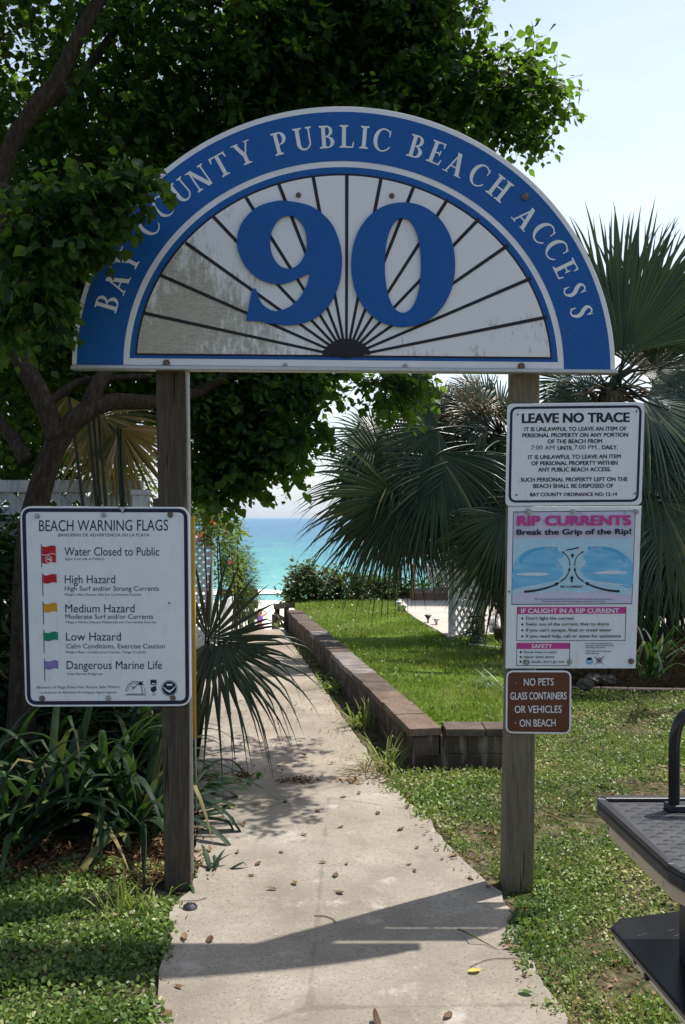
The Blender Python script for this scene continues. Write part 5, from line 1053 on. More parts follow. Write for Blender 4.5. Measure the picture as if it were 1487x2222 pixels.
mb = MB(); c = G(303, 1683); mb.box(c.x - .045, c.x + .045, c.y, c.y + .09, -.1, 1.70); mb.build('post_body', M['old_white'], wp, bevel=.004)
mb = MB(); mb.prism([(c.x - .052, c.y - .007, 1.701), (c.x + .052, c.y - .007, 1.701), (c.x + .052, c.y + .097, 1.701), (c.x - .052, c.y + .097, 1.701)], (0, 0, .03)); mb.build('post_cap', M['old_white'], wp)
mb = MB(); mb.box(c.x + .075, c.x + .135, c.y + .03, c.y + .075, -.1, 1.68); o = thing('fence_post', 'narrow dark stake right behind the bleached fence post', 'post', (c.x + .1, c.y + .05, 0)); mb.build('post_body', M['brown_wood'], o)
ft = thing('lattice_fence', 'white lattice screen with diamond holes under the flowering vine', 'fence', (-1.5, 9.6, 0))
A_, B_ = Vector((P(405, 0, 9.6).x, 9.6, 0)), Vector((P(456, 0, 9.6).x, 9.6, 0)); lattice(ft, A_, B_, .12, 1.36, .085, .036, 'white_paint', .008)
mb = MB(); mb.box(B_.x + .005, B_.x + .035, 9.66, 11.4, .0, .55); mb.build('side_board', M['white_paint'], ft)
u = (B_ - A_).normalized()
for q in (A_ - u * .03, B_ + u * .018):
    mb = MB(); mb.box(q.x - .014, q.x + .014, q.y - .045, q.y + .045, -.05, 1.42); mb.build('fence_post', M['white_paint'], ft, bevel=.003)
mb = MB(); mb.beam(A_ + Vector((0, 0, 1.39)), B_ + Vector((0, 0, 1.39)), .05, .05); mb.build('top_rail', M['white_paint'], ft)
mb = MB(); mb.beam(A_ + Vector((0, 0, .09)), B_ + Vector((0, 0, .09)), .05, .05); mb.build('bottom_rail', M['white_paint'], ft)
# right lattice gate
fr_ = thing('lattice_fence', 'white lattice garden fence half hidden by hanging palm fronds beside the patio', 'fence', (1.3, 9.9, .22))
A_, B_ = Vector((1.26, 9.92, 0)), Vector((1.46, 9.5, 0)); lattice(fr_, A_, B_, .26, 1.0, .12, .034, 'white_paint', .008); u = (B_ - A_).normalized()
for q in (A_ - u * .05, B_ + u * .05):
    mb = MB(); mb.box(q.x - .04, q.x + .04, q.y - .04, q.y + .04, .15, 1.06); mb.build('fence_post', M['white_paint'], fr_, bevel=.003)
mb = MB(); mb.beam(A_ + Vector((0, 0, 1.02)), B_ + Vector((0, 0, 1.02)), .05, .045); mb.build('top_rail', M['white_paint'], fr_)
mb = MB(); mb.beam(A_ + Vector((0, 0, .62)), B_ + Vector((0, 0, .62)), .045, .05); mb.build('middle_rail', M['white_paint'], fr_)
# yellow guard
yg = thing('cable_guard', 'yellow plastic cable guard standing close behind the left post', 'guard', tuple(G(424, 1690)))
mb = MB(); mb.tube([P(422, 1600, 4.35), P(420.5, 1350, 4.3), P(419, 1120, 4.25)], .011, 10); mb.build('guard_tube', M['yellow_plastic'], yg, True); mb = MB(); mb.tube([P(426, 1760, 4.4), P(424, 1600, 4.35), P(419.5, 1180, 4.26)], .005, 6); mb.build('cable', M['steel'], yg, True)

# boards and rail by the far end of the path
br = thing('board_fence', 'bleached grey board fence at the seaward end of the path', 'fence', tuple(G(530, 1375)))
for i, z in enumerate((.18, .34, .50)):
    a = P(470, 1300, 12.3); mb = MB(); mb.box(P(480, 0, 12.4).x, P(560, 0, 12.4).x, 12.4, 12.43, z - .05, z + .06); mb.build('board', M['grey_wood'], br)
for x in (505, 546):
    mb = MB(); q = P(x, 0, 12.45).x; mb.box(q - .04, q + .04, 12.432, 12.5, -.6, .60); mb.build('fence_post', M['grey_wood'], br)
rl = thing('stair_rail', 'dark timber rail at the top of the beach stairs beside the wall end', 'railing', tuple(P(612, 1366, 12.6)))
for x, Y in ((602, 13.2), (622, 12.55)):
    mb = MB(); q = P(x, 1320, Y); mb.box(q.x - .035, q.x + .035, Y - .035, Y + .035, -.5, q.z + .02); mb.build('rail_post', M['brown_wood'], rl)
mb = MB(); mb.beam(P(600, 1316, 13.3), P(634, 1313, 12.5), .09, .08); mb.build('handrail', M['brown_wood'], rl)
mb = MB(); mb.beam(P(596, 1332, 13.22), P(596, 1332, 13.22) + Vector((.22, -.7, -.02)), .03, .05); mb.build('lower_rail', M['brown_wood'], rl)
st = thing('stake', 'short grey stake left of the stair rail', 'post', tuple(P(594, 1360, 12.9))); mb = MB(); q = P(594, 1333, 12.9); mb.box(q.x - .025, q.x + .025, 12.88, 12.93, -.4, q.z); mb.build('stake_body', M['grey_wood'], st)

# ================================================================== DECK, CHAIRS, LAMPS, HOUSE
dk = thing('deck', 'low wooden deck at the end of the patio facing the sea', 'deck', (1.8, 14.5, .25))
x0, x1, y0, y1, zt = 1.13, 3.6, 14.0, 14.95, .37; z0 = LAWN_Z + .03
mb = MB(); k = 10
for i in range(k):
    a = y0 + (y1 - y0) * i / k; mb.box(x0 - .16 * ((a - y0) / .95), x1, a, a + (y1 - y0) / k - .008, zt - .03, zt)
mb.build('deck_boards', M['deck_wood'], dk); mb = MB(); mb.box(x0 + .005, x1, y0 + .004, y0 + .035, z0 - .02, zt - .031); mb.hexa([(x0 + .003, y0 + .04, z0 - .02), (x0 + .035, y0 + .04, z0 - .02), (x0 - .125, y1, z0 - .02), (x0 - .155, y1, z0 - .02), (x0 + .003, y0 + .04, zt - .031), (x0 + .035, y0 + .04, zt - .031), (x0 - .125, y1, zt - .031), (x0 - .155, y1, zt - .031)]); mb.build('skirt_board', M['deck_front'], dk)
for x, y in ((x0 - .025, y0 - .03), (x0 - .19, y1 - .05)):
    mb = MB(); mb.box(x - .022, x + .022, y - .022, y + .022, z0 - .05, z0 + .58); mb.build('corner_post', M['orange_wood'], dk)
def make_chair(label, loc, rz):
    o = thing('plastic_chair', label, 'chair', (0, 0, 0), 'white plastic chairs on the deck')
    mb = MB(); mb.prism([(-.24, -.24, .40), (.24, -.24, .40), (.21, .22, .385), (-.21, .22, .385)], (0, 0, .025)); mb.build('seat', M['white_plastic'], o, bevel=.008)
    mb = MB()
    for i in range(5): x = -.18 + .09 * i; mb.beam((x, .23, .41), (x * 1.1, .37, .84), .06, .014, up=(0, 1, 0))
    mb.beam((-.24, .375, .855), (.24, .375, .855), .018, .05); mb.build('backrest', M['white_plastic'], o)
    for s in (-1, 1):
        mb = MB(); mb.tube([(s * .27, -.27, .62), (s * .28, -.05, .63), (s * .27, .2, .62), (s * .25, .31, .66)], [.022, .026, .024, .018], 6); mb.build('armrest', M['white_plastic'], o, True)
        for yb, yt, zt_ in ((-.30, -.25, .61), (.34, .2, .40)):
            mb = MB(); mb.tube([(s * .29, yb, 0), (s * .26, yt, zt_)], [.02, .032], 6); mb.build('leg', M['white_plastic'], o, True)
    o.location = loc; o.rotation_euler = (0, 0, rz); return o
make_chair('white plastic chair on the deck turned to the sea, nearer its left corner', (1.32, 14.5, .37), math.radians(-70))
make_chair('white plastic chair on the deck half hidden behind the palm fronds', (1.82, 14.42, .37), math.radians(160))
def solar(px, pyb, pyt, Y, label, dark):
    b0 = P(px, pyb, Y); t = P(px, pyt, Y); o = thing('solar_lamp', label, 'garden lamp', tuple(b0), 'solar stake lamps along the patio edge'); h = t.z - b0.z; c = b0
    mb = MB(); mb.tube([c + Vector((0, 0, -.03)), c + Vector((0, 0, h * .55))], .010, 8); mb.build('stake', M['black_plastic'], o, True)
    mb = MB(); mb.tube([c + Vector((0, 0, h * .55)), c + Vector((0, 0, h * .85))], [.016, .034], 10); mb.build('lens', M['black_plastic' if dark else 'glass_pale'], o, True)
    mb = MB(); mb.tube([c + Vector((0, 0, h * .86)), c + Vector((0, 0, h * .93)), c + Vector((0, 0, h))], [.046, .046, .034], 12); mb.build('lamp_cap', M['black_plastic' if dark else 'glass_pale'], o, True)
solar(866, 1330, 1304, 12.4, 'pale capped solar lamp farthest along the patio edge', False); solar(878, 1334, 1312, 12.2, 'pale capped solar lamp, second from the deck', False); solar(929, 1355, 1334, 11.0, 'dark capped solar lamp, third from the deck', True); solar(947, 1362, 1341, 10.8, 'dark stemmed solar lamp nearest to the white lattice fence', False)
hs = thing('beach_house', 'low grey beach house behind the palms at the right', 'house', (5, 15.5, .2))
X0 = P(1016, 0, 13.6).x
mb = MB(); mb.box(X0, 9, 15.6, 19.5, .2, 1.80); mb.build('wall', M['house_wall'], hs)
mb = MB(); mb.hexa([(X0 - .3, 13.5, 1.82), (9, 13.5, 1.82), (9, 19.6, 1.82), (X0 - .3, 19.6, 1.82), (X0 - .3, 13.5, 1.95), (9, 13.5, 2.4), (9, 19.6, 2.4), (X0 - .3, 19.6, 1.95)]); mb.build('roof', M['house_wall'], hs)
mb = MB(); mb.beam((X0 - .33, 13.46, 2.0), (9, 13.46, 2.45), .05, .07); mb.build('fascia', M['house_trim'], hs); 
for x in (X0, X0 + 2.1, X0 + 4.2): mb = MB(); mb.box(x - .05, x + .05, 13.6, 13.7, .2, 1.81); mb.build('porch_post', M['house_trim'], hs)
for x in (X0 + .9, X0 + 3.2):
    mb = MB(); mb.box(x, x + .9, 15.57, 15.598, .75, 1.55); w_ = mb.build('window', M['white_paint'], hs); mb = MB(); mb.box(x + .06, x + .84, 15.555, 15.568, .81, 1.49); mb.build('pane', M['black_gloss'], w_)
# white bucket and dark pot near the fence
bk = thing('bucket', 'white bucket in the shade beside the lattice fence', 'bucket', tuple(P(1072, 1378, 9.6))); c = P(1072, 1372, 9.6); mb = MB(); mb.tube([c, c + Vector((0, 0, .15))], [.05, .065], 14); mb.build('bucket_body', M['white_plastic'], bk, True)
mb = MB(); mb.tube([c + Vector((-.065, 0, .15)), c + Vector((0, 0, .2)), c + Vector((.065, 0, .15))], .004, 5); mb.build('handle', M['steel'], bk)
pt = thing('flower_pot', 'dark clay pot beside the white bucket', 'pot', tuple(P(1086, 1395, 9.5))); c = P(1085, 1395, 9.5); mb = MB(); mb.tube([c, c + Vector((0, 0, .13)), c + Vector((0, 0, .135)), c + Vector((0, 0, .17))], [.05, .07, .08, .08], 14); mb.build('pot_body', M['clay'], pt, True)
ed = thing('edging_pipe', 'black edging pipe lying along the front of the shaded bed', 'edging', (2.6, 7.82, .0)); mb = MB(); mb.tube([tuple(v) for v in spline([(1.85, 8.0, .02), (2.4, 7.86, .03), (3.1, 7.8, .03), (4.4, 7.8, .03)], 6)], .025, 8); mb.build('pipe', M['clay'], ed, True)
e2 = thing('edging_pipe', 'pale edging strip on the lawn in front of the lattice fence', 'edging', tuple(P(1050, 1402, 9.2))); mb = MB(); mb.tube([P(1018, 1398, 9.3), P(1060, 1404, 9.15), P(1100, 1408, 9.05)], .016, 6); mb.build('strip', M['house_wall'], e2, True)
rr = random.Random(5)
for i, (x, y, s_, lb) in enumerate([(1252, 1468, .1, 'grey rock at the edge of the shaded bed, nearest to the brown sign'), (1285, 1474, .09, 'low grey rock in the middle of the shaded bed'), (1318, 1474, .085, 'large grey rock at the foot of the low palm'), (1270, 1484, .09, 'small grey rock lying in front of the bed')]):
    c = G(x, y, .1); o = thing('rock', lb, 'rock', tuple(c), 'rocks in the shaded bed'); bm_ = MB(); n1, n2 = 9, 6; vs = []
    for a in range(n2 + 1):
        for b_ in range(n1):
            th = math.pi * a / n2; ph = 2 * math.pi * b_ / n1; q = s_ * (1 + rr.uniform(-.22, .22)); vs.append(c + Vector((q * math.sin(th) * math.cos(ph), q * .8 * math.sin(th) * math.sin(ph), q * .55 * math.cos(th) + .0)))
    fs = [(a * n1 + b_, a * n1 + (b_ + 1) % n1, (a + 1) * n1 + (b_ + 1) % n1, (a + 1) * n1 + b_) for a in range(n2) for b_ in range(n1)]; bm_.add(vs, fs); bm_.build('rock_body', M['rock'], o)

# ================================================================== GOLF CART (rear corner only reaches into view)
gc = thing('golf_cart', 'rear corner of a golf cart with black footrest deck, beige panel and grab bar', 'golf cart', (1.3, 2.3, 0))
def poly_deck(loop, zt, th, mat, name, bev=.008):
    mb = MB(); mb.prism([(x, y, zt - th) for x, y in loop], (0, 0, th)); return mb.build(name, M[mat], gc, bevel=bev)
zd = .78; c1 = G(1292, 1735, zd); c2 = G(1296, 1731, zd); n1 = G(1450, 1880, zd); n2 = G(1490, 1908, zd)
deck = [(c1.x, c1.y - .01), (n1.x, n1.y), (n1.x + .012, n1.y - .045), (n2.x + .03, n2.y - .02), (1.9, n2.y - .02), (1.9, c2.y + .004), (c1.x + .02, c2.y + .004)]
poly_deck(deck, zd - .008, .032, 'black_plastic', 'deck_tray')
inn = [(c1.x + .028, c1.y - .012), (n1.x + .018, n1.y + .004), (n1.x + .028, n1.y - .03), (n2.x + .034, n2.y - .006), (1.88, n2.y - .006), (1.88, c2.y - .018), (c1.x + .028, c2.y - .018)]
mb = MB()
for i in range(len(deck)):                                   # raised rim
    j = (i + 1) % len(deck); a, b_, c_, d_ = deck[i], deck[j], inn[j], inn[i]
    mb.hexa([(a[0], a[1], zd - .0075), (b_[0], b_[1], zd - .0075), (c_[0], c_[1], zd - .0075), (d_[0], d_[1], zd - .0075), (a[0], a[1], zd + .006), (b_[0], b_[1], zd + .006), (c_[0], c_[1], zd + .004), (d_[0], d_[1], zd + .004)])
mb.build('deck_rim', M['black_plastic'], gc, bevel=.003)
mb = MB(); r = random.Random(2); mb.add([(x, y, zd - .0065) for x, y in inn], [tuple(range(len(inn)))])
yy = inn[4][1] + .03; row = 0
while yy < c2.y - .04:
    xx = .72 + (.025 if row % 2 else 0)
    while xx < 1.5:
        if inpoly(np.array([xx - .02]), np.array([yy]), inn)[0] and inpoly(np.array([xx + .02]), np.array([yy]), inn)[0]:
            mb.strip([(xx + dx, yy + .006 * math.cos(dx * 110), zd - .0045) for dx in np.linspace(-.014, .014, 6)], [(xx + dx, yy + .006 * math.cos(dx * 110) + .003, zd - .0045) for dx in np.linspace(-.014, .014, 6)], 1)
        xx += .05
    yy += .024; row += 1
mb.build('tread_plate', [M['tread_plate'], M['ink']], gc)
mb = MB(); mb.prism([(c1.x + .016, c1.y - .06, zd - .083), (n1.x + .012, n1.y + .01, zd - .083), (n1.x + .03, n1.y - .03, zd - .083), (1.9, n1.y - .03, zd - .083), (1.9, c1.y - .06, zd - .083)], (0, 0, .042)); mb.build('body_panel', M['beige'], gc, bevel=.01)
mb = MB(); g1 = G(1437, 1890, .70); mb.box(.875, 1.12, 2.16, 2.30, .40, zd - .084); mb.build('support_post', M['black_plastic'], gc, bevel=.01)
zs = .42; s1 = G(1324, 2010, zs); s2 = G(1490, 1973, zs); s3 = G(1487, 2200, zs); s0 = G(1345, 1990, zs)
step = [tuple(s1.xy), (s1.x + .004, s1.y - .03), (s3.x, s3.y), (s3.x + .02, s3.y - .05), (1.9, s3.y - .05), (1.9, s2.y + .03), (s2.x, s2.y), (s0.x, s0.y - .003)]
poly_deck(step, zs, .02, 'black_gloss', 'footrest', .006); poly_deck([(x + (.012 if x < 1.2 else 0), y) for x, y in step], zs - .0205, .022, 'alu', 'footrest_frame', .002)
mb = MB()
for i in range(34):
    x = r.uniform(s1.x + .05, 1.3); y = r.uniform(2.40, 2.5); 
    if inpoly(np.array([x]), np.array([y]), step)[0]: mb.strip([(x - .01, y, zs + .0006), (x + .01, y + .008, zs + .0006)], [(x - .01, y + .003, zs + .0006), (x + .01, y + .011, zs + .0006)])
mb.build('footrest_tread', M['tread_plate'], gc)
gb = P(1463, 1740, 2.37); q = [gb + Vector((0, 0, -.03)), gb, P(1463, 1650, 2.37), P(1464, 1610, 2.37), P(1469, 1580, 2.37), P(1480, 1558, 2.37), P(1500, 1546, 2.37), P(1560, 1543, 2.37), P(1700, 1543, 2.37), P(1716, 1560, 2.37), P(1722, 1600, 2.37), P(1722, 1740, 2.37)]
mb = MB(); mb.tube([tuple(v) for v in spline(q, 4)], .015, 14); mb.build('grab_bar', M['black_gloss'], gc, True); mb = MB(); mb.box(gb.x - .02, P(1722, 0, 2.37).x + .03, 2.35, 2.395, zd - .006, zd + .012); mb.build('bar_foot', M['black_plastic'], gc, bevel=.003)
for yw in (2.05, 3.0):
    mb = MB(); cx_, n = 1.75 + (.0 if yw < 2.5 else .0), 24; mb.tube([(1.45, 3.2 if yw > 2.5 else 1.2, .24), (1.65, 3.2 if yw > 2.5 else 1.2, .24)], .24, n); w_ = None
    if yw < 2.5: w_ = mb.build('wheel', M['rubber'], gc, bevel=.02)
mb = MB(); mb.box(1.3, 2.3, -.3, 1.8, .3, .75); mb.build('rear_body', M['beige'], gc, bevel=.06)

for i, (x, y) in enumerate([(1381, 2085), (1404, 2120)]):
    q = G(x, y, zs - .03); mb = MB(); mb.box(q.x - .006, q.x + .003, q.y - .008, q.y + .008, zs - .036, zs - .024); mb.build('frame_slot', M['ink'], gc)
for t in (.12, .5, .88):
    q = Vector((c1.x, c1.y, zd - .062)).lerp(Vector((n1.x, n1.y, zd - .062)), t); mb = MB(); mb.tube([q + Vector((.03, 0, 0)), q + Vector((.012, 0, 0))], .006, 8); mb.build('bolt', M['steel'], gc)
# ================================================================== PERSON ON THE BEACH
def bodyskin(name, J, E, mat, parent, root=0, sub=2):
    me = bpy.data.meshes.new(name); base = world_base(parent); me.from_pydata([(p[0], p[1], p[2]) for p in J], E, []); me.update()
    o = bpy.data.objects.new(name, me); COL.objects.link(o); o.parent = parent; me.materials.append(mat)
    sk = o.modifiers.new('skin', 'SKIN'); lay = me.skin_vertices[0].data if me.skin_vertices else None
    if lay is None:
        me.skin_vertices.new() if hasattr(me.skin_vertices, 'new') else None
        lay = me.skin_vertices[0].data
    for i, p in enumerate(J): lay[i].radius = (p[3], p[4] if len(p) > 4 else p[3]); lay[i].use_root = i == root
    s = o.modifiers.new('sub', 'SUBSURF'); s.levels = sub; s.render_levels = sub
    sk.use_smooth_shade = True; return o
pb0 = P(564, 1322, 38.0); pe = thing('person', 'person in purple top and red skirt with raised arms, standing on the beach', 'person', (pb0.x, 38.0, pb0.z - 1.64))
J = [(0, 0, .92, .13, .10), (0, 0, 1.05, .105, .085), (0, 0, 1.2, .12, .09), (0, 0, 1.34, .1, .07), (0, 0, 1.42, .045), (0, -.01, 1.47, .05), (0, -.02, 1.54, .075, .09), (0, -.01, 1.6, .06, .07)]
E = [(i, i + 1) for i in range(7)]
for s in (-1, 1):
    b0 = len(J); J += [(s * .09, 0, .86, .085), (s * .1, -.01, .5, .055), (s * .1, .01, .28, .05), (s * .1, .02, .07, .032), (s * .11, -.12, .03, .03)]; E += [(0, b0), (b0, b0 + 1), (b0 + 1, b0 + 2), (b0 + 2, b0 + 3), (b0 + 3, b0 + 4)]
    b0 = len(J); J += [(s * .17, 0, 1.36, .045), (s * .33, -.06, 1.50 if s > 0 else 1.2, .036), (s * .13, -.10, 1.60 if s > 0 else 1.36, .026), (s * .09, -.11, 1.64 if s > 0 else 1.40, .026)]; E += [(3, b0), (b0, b0 + 1), (b0 + 1, b0 + 2), (b0 + 2, b0 + 3)]
    for f_ in range(5):
        h = b0 + 3; b2 = len(J); dx = (f_ - 2) * .014; J += [(J[h][0] + dx - s * .01, J[h][1] - .01, J[h][2] + .035 + (0 if f_ else -.02), .009), (J[h][0] + dx - s * .025, J[h][1] - .02, J[h][2] + .07 - abs(f_ - 2) * .008 - (0 if f_ else .02), .008)]; E += [(h, b2), (b2, b2 + 1)]
bodyskin('body', J, E, M['skin'], pe)
def lathe(mb, prof, c, n=16, sy=1.0):
    vs = [(c[0] + r_ * math.cos(2 * math.pi * k / n), c[1] + sy * r_ * math.sin(2 * math.pi * k / n), c[2] + z) for r_, z in prof for k in range(n)]
    mb.add(vs, [(i * n + k, i * n + (k + 1) % n, (i + 1) * n + (k + 1) % n, (i + 1) * n + k) for i in range(len(prof) - 1) for k in range(n)])
B0 = world_base(pe)
mb = MB(); lathe(mb, [(.135, .98), (.17, .9), (.19, .78), (.205, .60), (.2, .6)], B0, 18, .8); mb.build('skirt', M['red_cloth'], pe, True)
mb = MB(); lathe(mb, [(.118, 1.08), (.125, 1.16), (.142, 1.25), (.135, 1.34), (.1, 1.36)], B0, 18, .82); mb.build('top', M['purple_cloth'], pe, True)
mb = MB(); lathe(mb, [(.02, 1.665), (.07, 1.655), (.1, 1.62), (.108, 1.56), (.1, 1.48), (.085, 1.38), (.05, 1.34)], B0 + Vector((0, .03, 0)), 14, .85); mb.build('hair', M['hair'], pe, True)
mb = MB()
for s in (-1, 1): lathe(mb, [(.0, -.009), (.01, -.004), (.01, .004), (.0, .009)], B0 + Vector((s * .032, -.105, 1.55)), 8)
mb.build('eyes', M['ink'], pe); mb = MB(); mb.tube([B0 + Vector((0, -.105, 1.55)), B0 + Vector((0, -.128, 1.515)), B0 + Vector((0, -.11, 1.51))], [.008, .014, .01], 6); mb.build('nose', M['skin'], pe, True); mb = MB(); mb.beam(B0 + Vector((-.022, -.11, 1.485)), B0 + Vector((.022, -.11, 1.485)), .012, .01); mb.build('mouth', M['red_cloth'], pe)

# ================================================================== GROUND COVER, GRASS, LITTER
def pn(x, y, s, seed):
    r = np.random.default_rng(seed); v = 0
    for k in range(6):
        a = r.uniform(0, 6.28); f = s * (1.0 + k * .55); v = v + np.sin((x * math.cos(a) + y * math.sin(a)) * f + r.uniform(0, 6.28)) / (1 + k * .25)
    return v / 2.6
npoly = near_path; fpoly = far_path
patio_p = [(p.x, p.y) for p in patio]; wallp = [(wall_x(5.43) - .03, 5.40), (1.1, 5.40), (1.1, 5.66), (.66, 5.66), (wall_x(12.5) + .22, 12.5), (wall_x(12.5) - .03, 12.5)]
def sample(n, x0, x1, y0, y1, power, rng):
    u = rng.random(n); e = 1 - power; y = (y0 ** e + u * (y1 ** e - y0 ** e)) ** (1 / e) if abs(e) > 1e-6 else y0 * (y1 / y0) ** u
    return rng.uniform(x0, x1, n), y
def cover(name, n, box, zf, accept, L, W, mat, tpl, seed, flat=.55, lift=(.004, .035), power=1.3, label=None):
    rng = np.random.default_rng(seed); x, y = sample(n, *box, power, rng); k = accept(x, y, rng); x, y = x[k], y[k]; m = len(x); z = zf(x, y) + rng.uniform(*lift, m)
    az = rng.uniform(0, 6.283, m); el = rng.normal(.3, flat * 1.25, m); ax = np.stack([np.cos(az) * np.cos(el), np.sin(az) * np.cos(el), np.sin(el)], -1); nr = unit(rng.normal(size=(m, 3)) * .45 + np.array([0, 0, 1])); sc = rng.uniform(.6, 1.25, m) * (1 + .05 * (y - 3))
    rv = np.clip(.5 + .42 * pn(x, y, 2.6, seed + 60) + .22 * pn(x, y, 8, seed + 70) + rng.normal(size=m) * .2, 0, 1); sc = sc * (1 + .35 * pn(x, y, 4.5, seed + 80))
    o = leaves(name, np.stack([x, y, z], -1), ax, nr, L * sc, W * sc, tpl, mat, None, rv); return tag(o, label, None, None, 'stuff')
def blades(name, n, box, zf, accept, L, W, mat, seed, power=1.3, lean=.5, label=None, grow=.1):
    rng = np.random.default_rng(seed); x, y = sample(n, *box, power, rng); k = accept(x, y, rng); x, y = x[k], y[k]; m = len(x); z = zf(x, y) - .002
    d = rng.normal(size=(m, 3)) * lean; d[:, 2] = 1; nr = rng.normal(size=(m, 3)); nr[:, 2] *= .2; sc = rng.uniform(.5, 1.35, m)
    o = leaves(name, np.stack([x, y, z], -1), d, nr, L * sc, W * (1 + grow * (y - 3)) * rng.uniform(.7, 1.3, m), T_BLADE, mat, None, np.clip(.5 + .38 * pn(x, y, 1.8, seed + 60) + .25 * pn(x, y, 6, seed + 70) + rng.normal(size=m) * .2, 0, 1)); return tag(o, label, None, None, 'stuff')
z0f = lambda x, y: np.zeros(len(x))
def near_post(x, y): return (np.abs(x + .69) < .13) & (y > 3.56) & (y < 3.8) | (np.abs(x - .72) < .06) & (y > 3.57) & (y < 3.72) | (np.abs(x - .65) < .04) & (y > 3.6) & (y < 3.8)
def acc_right(x, y, rng, thin=.0):
    e = pn(x, y, 9, 3) * .085 + pn(x, y, 30, 4) * .03; ok = ~inpoly(x + e, y + e, npoly) & ~inpoly(x, y, fpoly) & ~inpoly(x, y, wallp) & (x > .2)
    ok &= ~((y > 5.45) & (x < 1.1)) & ~((x > 1.0) & (y > lawn_front(x) + .1))
    dn_ = .72 + .6 * pn(x, y, 3.2, 8) + .4 * pn(x, y, 9, 9) - thin
    bare = ((x - 1.0) / .2) ** 2 + ((y - 2.95) / .1) ** 2 < 1 + .4 * pn(x, y, 20, 5); ok &= ~near_post(x, y); return ok & (rng.random(len(x)) < dn_) & ~bare
cover('ground_cover', 300000, (.2, 4.6, 1.5, 8.2), z0f, acc_right, .0175, .0135, M['cover'], T_OVAL, 1, label='small leaved green weeds covering the ground right of the path')
blades('lawn_grass', 130000, (.2, 4.6, 1.5, 8.3), z0f, lambda x, y, r: acc_right(x, y, r) & (r.random(len(x)) < .5 + .7 * pn(x, y, 4, 30)), .06, .004, M['blade'], 2, lean=.7, label='grass blades among the weeds right of the path')
cover('leaf_litter', 14000, (.3, 4.2, 2.3, 8.0), z0f, lambda x, y, r: ~inpoly(x, y, npoly) & (x > .3) & ~((y > 5.4) & (x < 1.1)) & (r.random(len(x)) < .5 - .5 * pn(x, y, 3.2, 8)), .03, .012, M['litter'], T_LANCE, 3, lift=(.002, .012), flat=.2, label='brown leaf litter on bare soil between the weeds')
acc_ul = lambda x, y, r: (x > wall_x(y) + .19) & (y > np.maximum(lawn_front(x) + .15, 5.66)) & ~inpoly(x, y, patio_p) & ~inpoly(x, y, bed) & (r.random(len(x)) < .62 + .6 * pn(x, y, 2.5, 12) + .3 * pn(x, y, 7, 13))
blades('upper_lawn_grass', 190000, (-.8, 3.6, 5.6, 14.1), lambda x, y: lawn_z(x, y), acc_ul, .048, .0045, M['blade'], 4, power=1.2, lean=.6, label='short green grass of the raised lawn behind the block wall')
cover('upper_lawn_weeds', 26000, (-.8, 3.6, 5.6, 13.9), lambda x, y: lawn_z(x, y), lambda x, y, r: acc_ul(x, y, r) & (r.random(len(x)) < .35 + .6 * pn(x, y, 3, 15)), .024, .018, M['cover'], T_OVAL, 5, label='broad leaved weeds in the raised lawn')
left_edge = lambda x, y: ~inpoly(x + pn(x, y, 10, 3) * .06 + pn(x, y, 30, 4) * .02, y, npoly) & (x < 0)
acc_l = lambda x, y, r: left_edge(x, y) & ~near_post(x, y) & (y < 3.95 + .12 * pn(x, y, 5, 6)) & (r.random(len(x)) < .7 + .5 * pn(x, y, 5, 18) + .3 * pn(x, y, 12, 19))
cover('ground_cover', 125000, (-2.3, -.3, 1.5, 4.1), z0f, acc_l, .0185, .015, M['cover'], T_OVAL, 6, label='small leaved green weeds covering the ground left of the path')
blades('lawn_grass', 40000, (-2.3, -.3, 1.5, 4.1), z0f, lambda x, y, r: acc_l(x, y, r) & (r.random(len(x)) < .5 + .6 * pn(x, y, 4, 40)), .055, .0042, M['blade'], 7, label='grass blades among the weeds left of the path')
cover('mulch_litter', 12000, (-2.4, -.55, 3.75, 5.3), lambda x, y: z0f(x, y) + .006, lambda x, y, r: left_edge(x, y) & (r.random(len(x)) < .8), .06, .008, M['litter'], T_LANCE, 8, lift=(.001, .015), flat=.15, label='dry brown leaf strips on the soil under the strap leaved plants')
cover('bed_litter', 6000, (1.7, 4.8, 7.8, 9.5), lambda x, y: z0f(x, y) + .28, lambda x, y, r: inpoly(x, y, bed), .12, .016, M['litter'], T_LANCE, 9, lift=(.001, .04), flat=.25, label='dry palm litter in the shaded bed')
cover('edge_litter', 5000, (-.9, 1.1, 2.4, 5.2), z0f, lambda x, y, r: inpoly(x, y, npoly) & (~inpoly(x + .09, y, npoly) | ~inpoly(x - .07, y, npoly)) & (r.random(len(x)) < .35 + .5 * pn(x, y, 6, 90)), .022, .01, M['litter'], T_LANCE, 14, lift=(.023, .03), flat=.12, label='brown crumbs and bits gathered along the path edges')
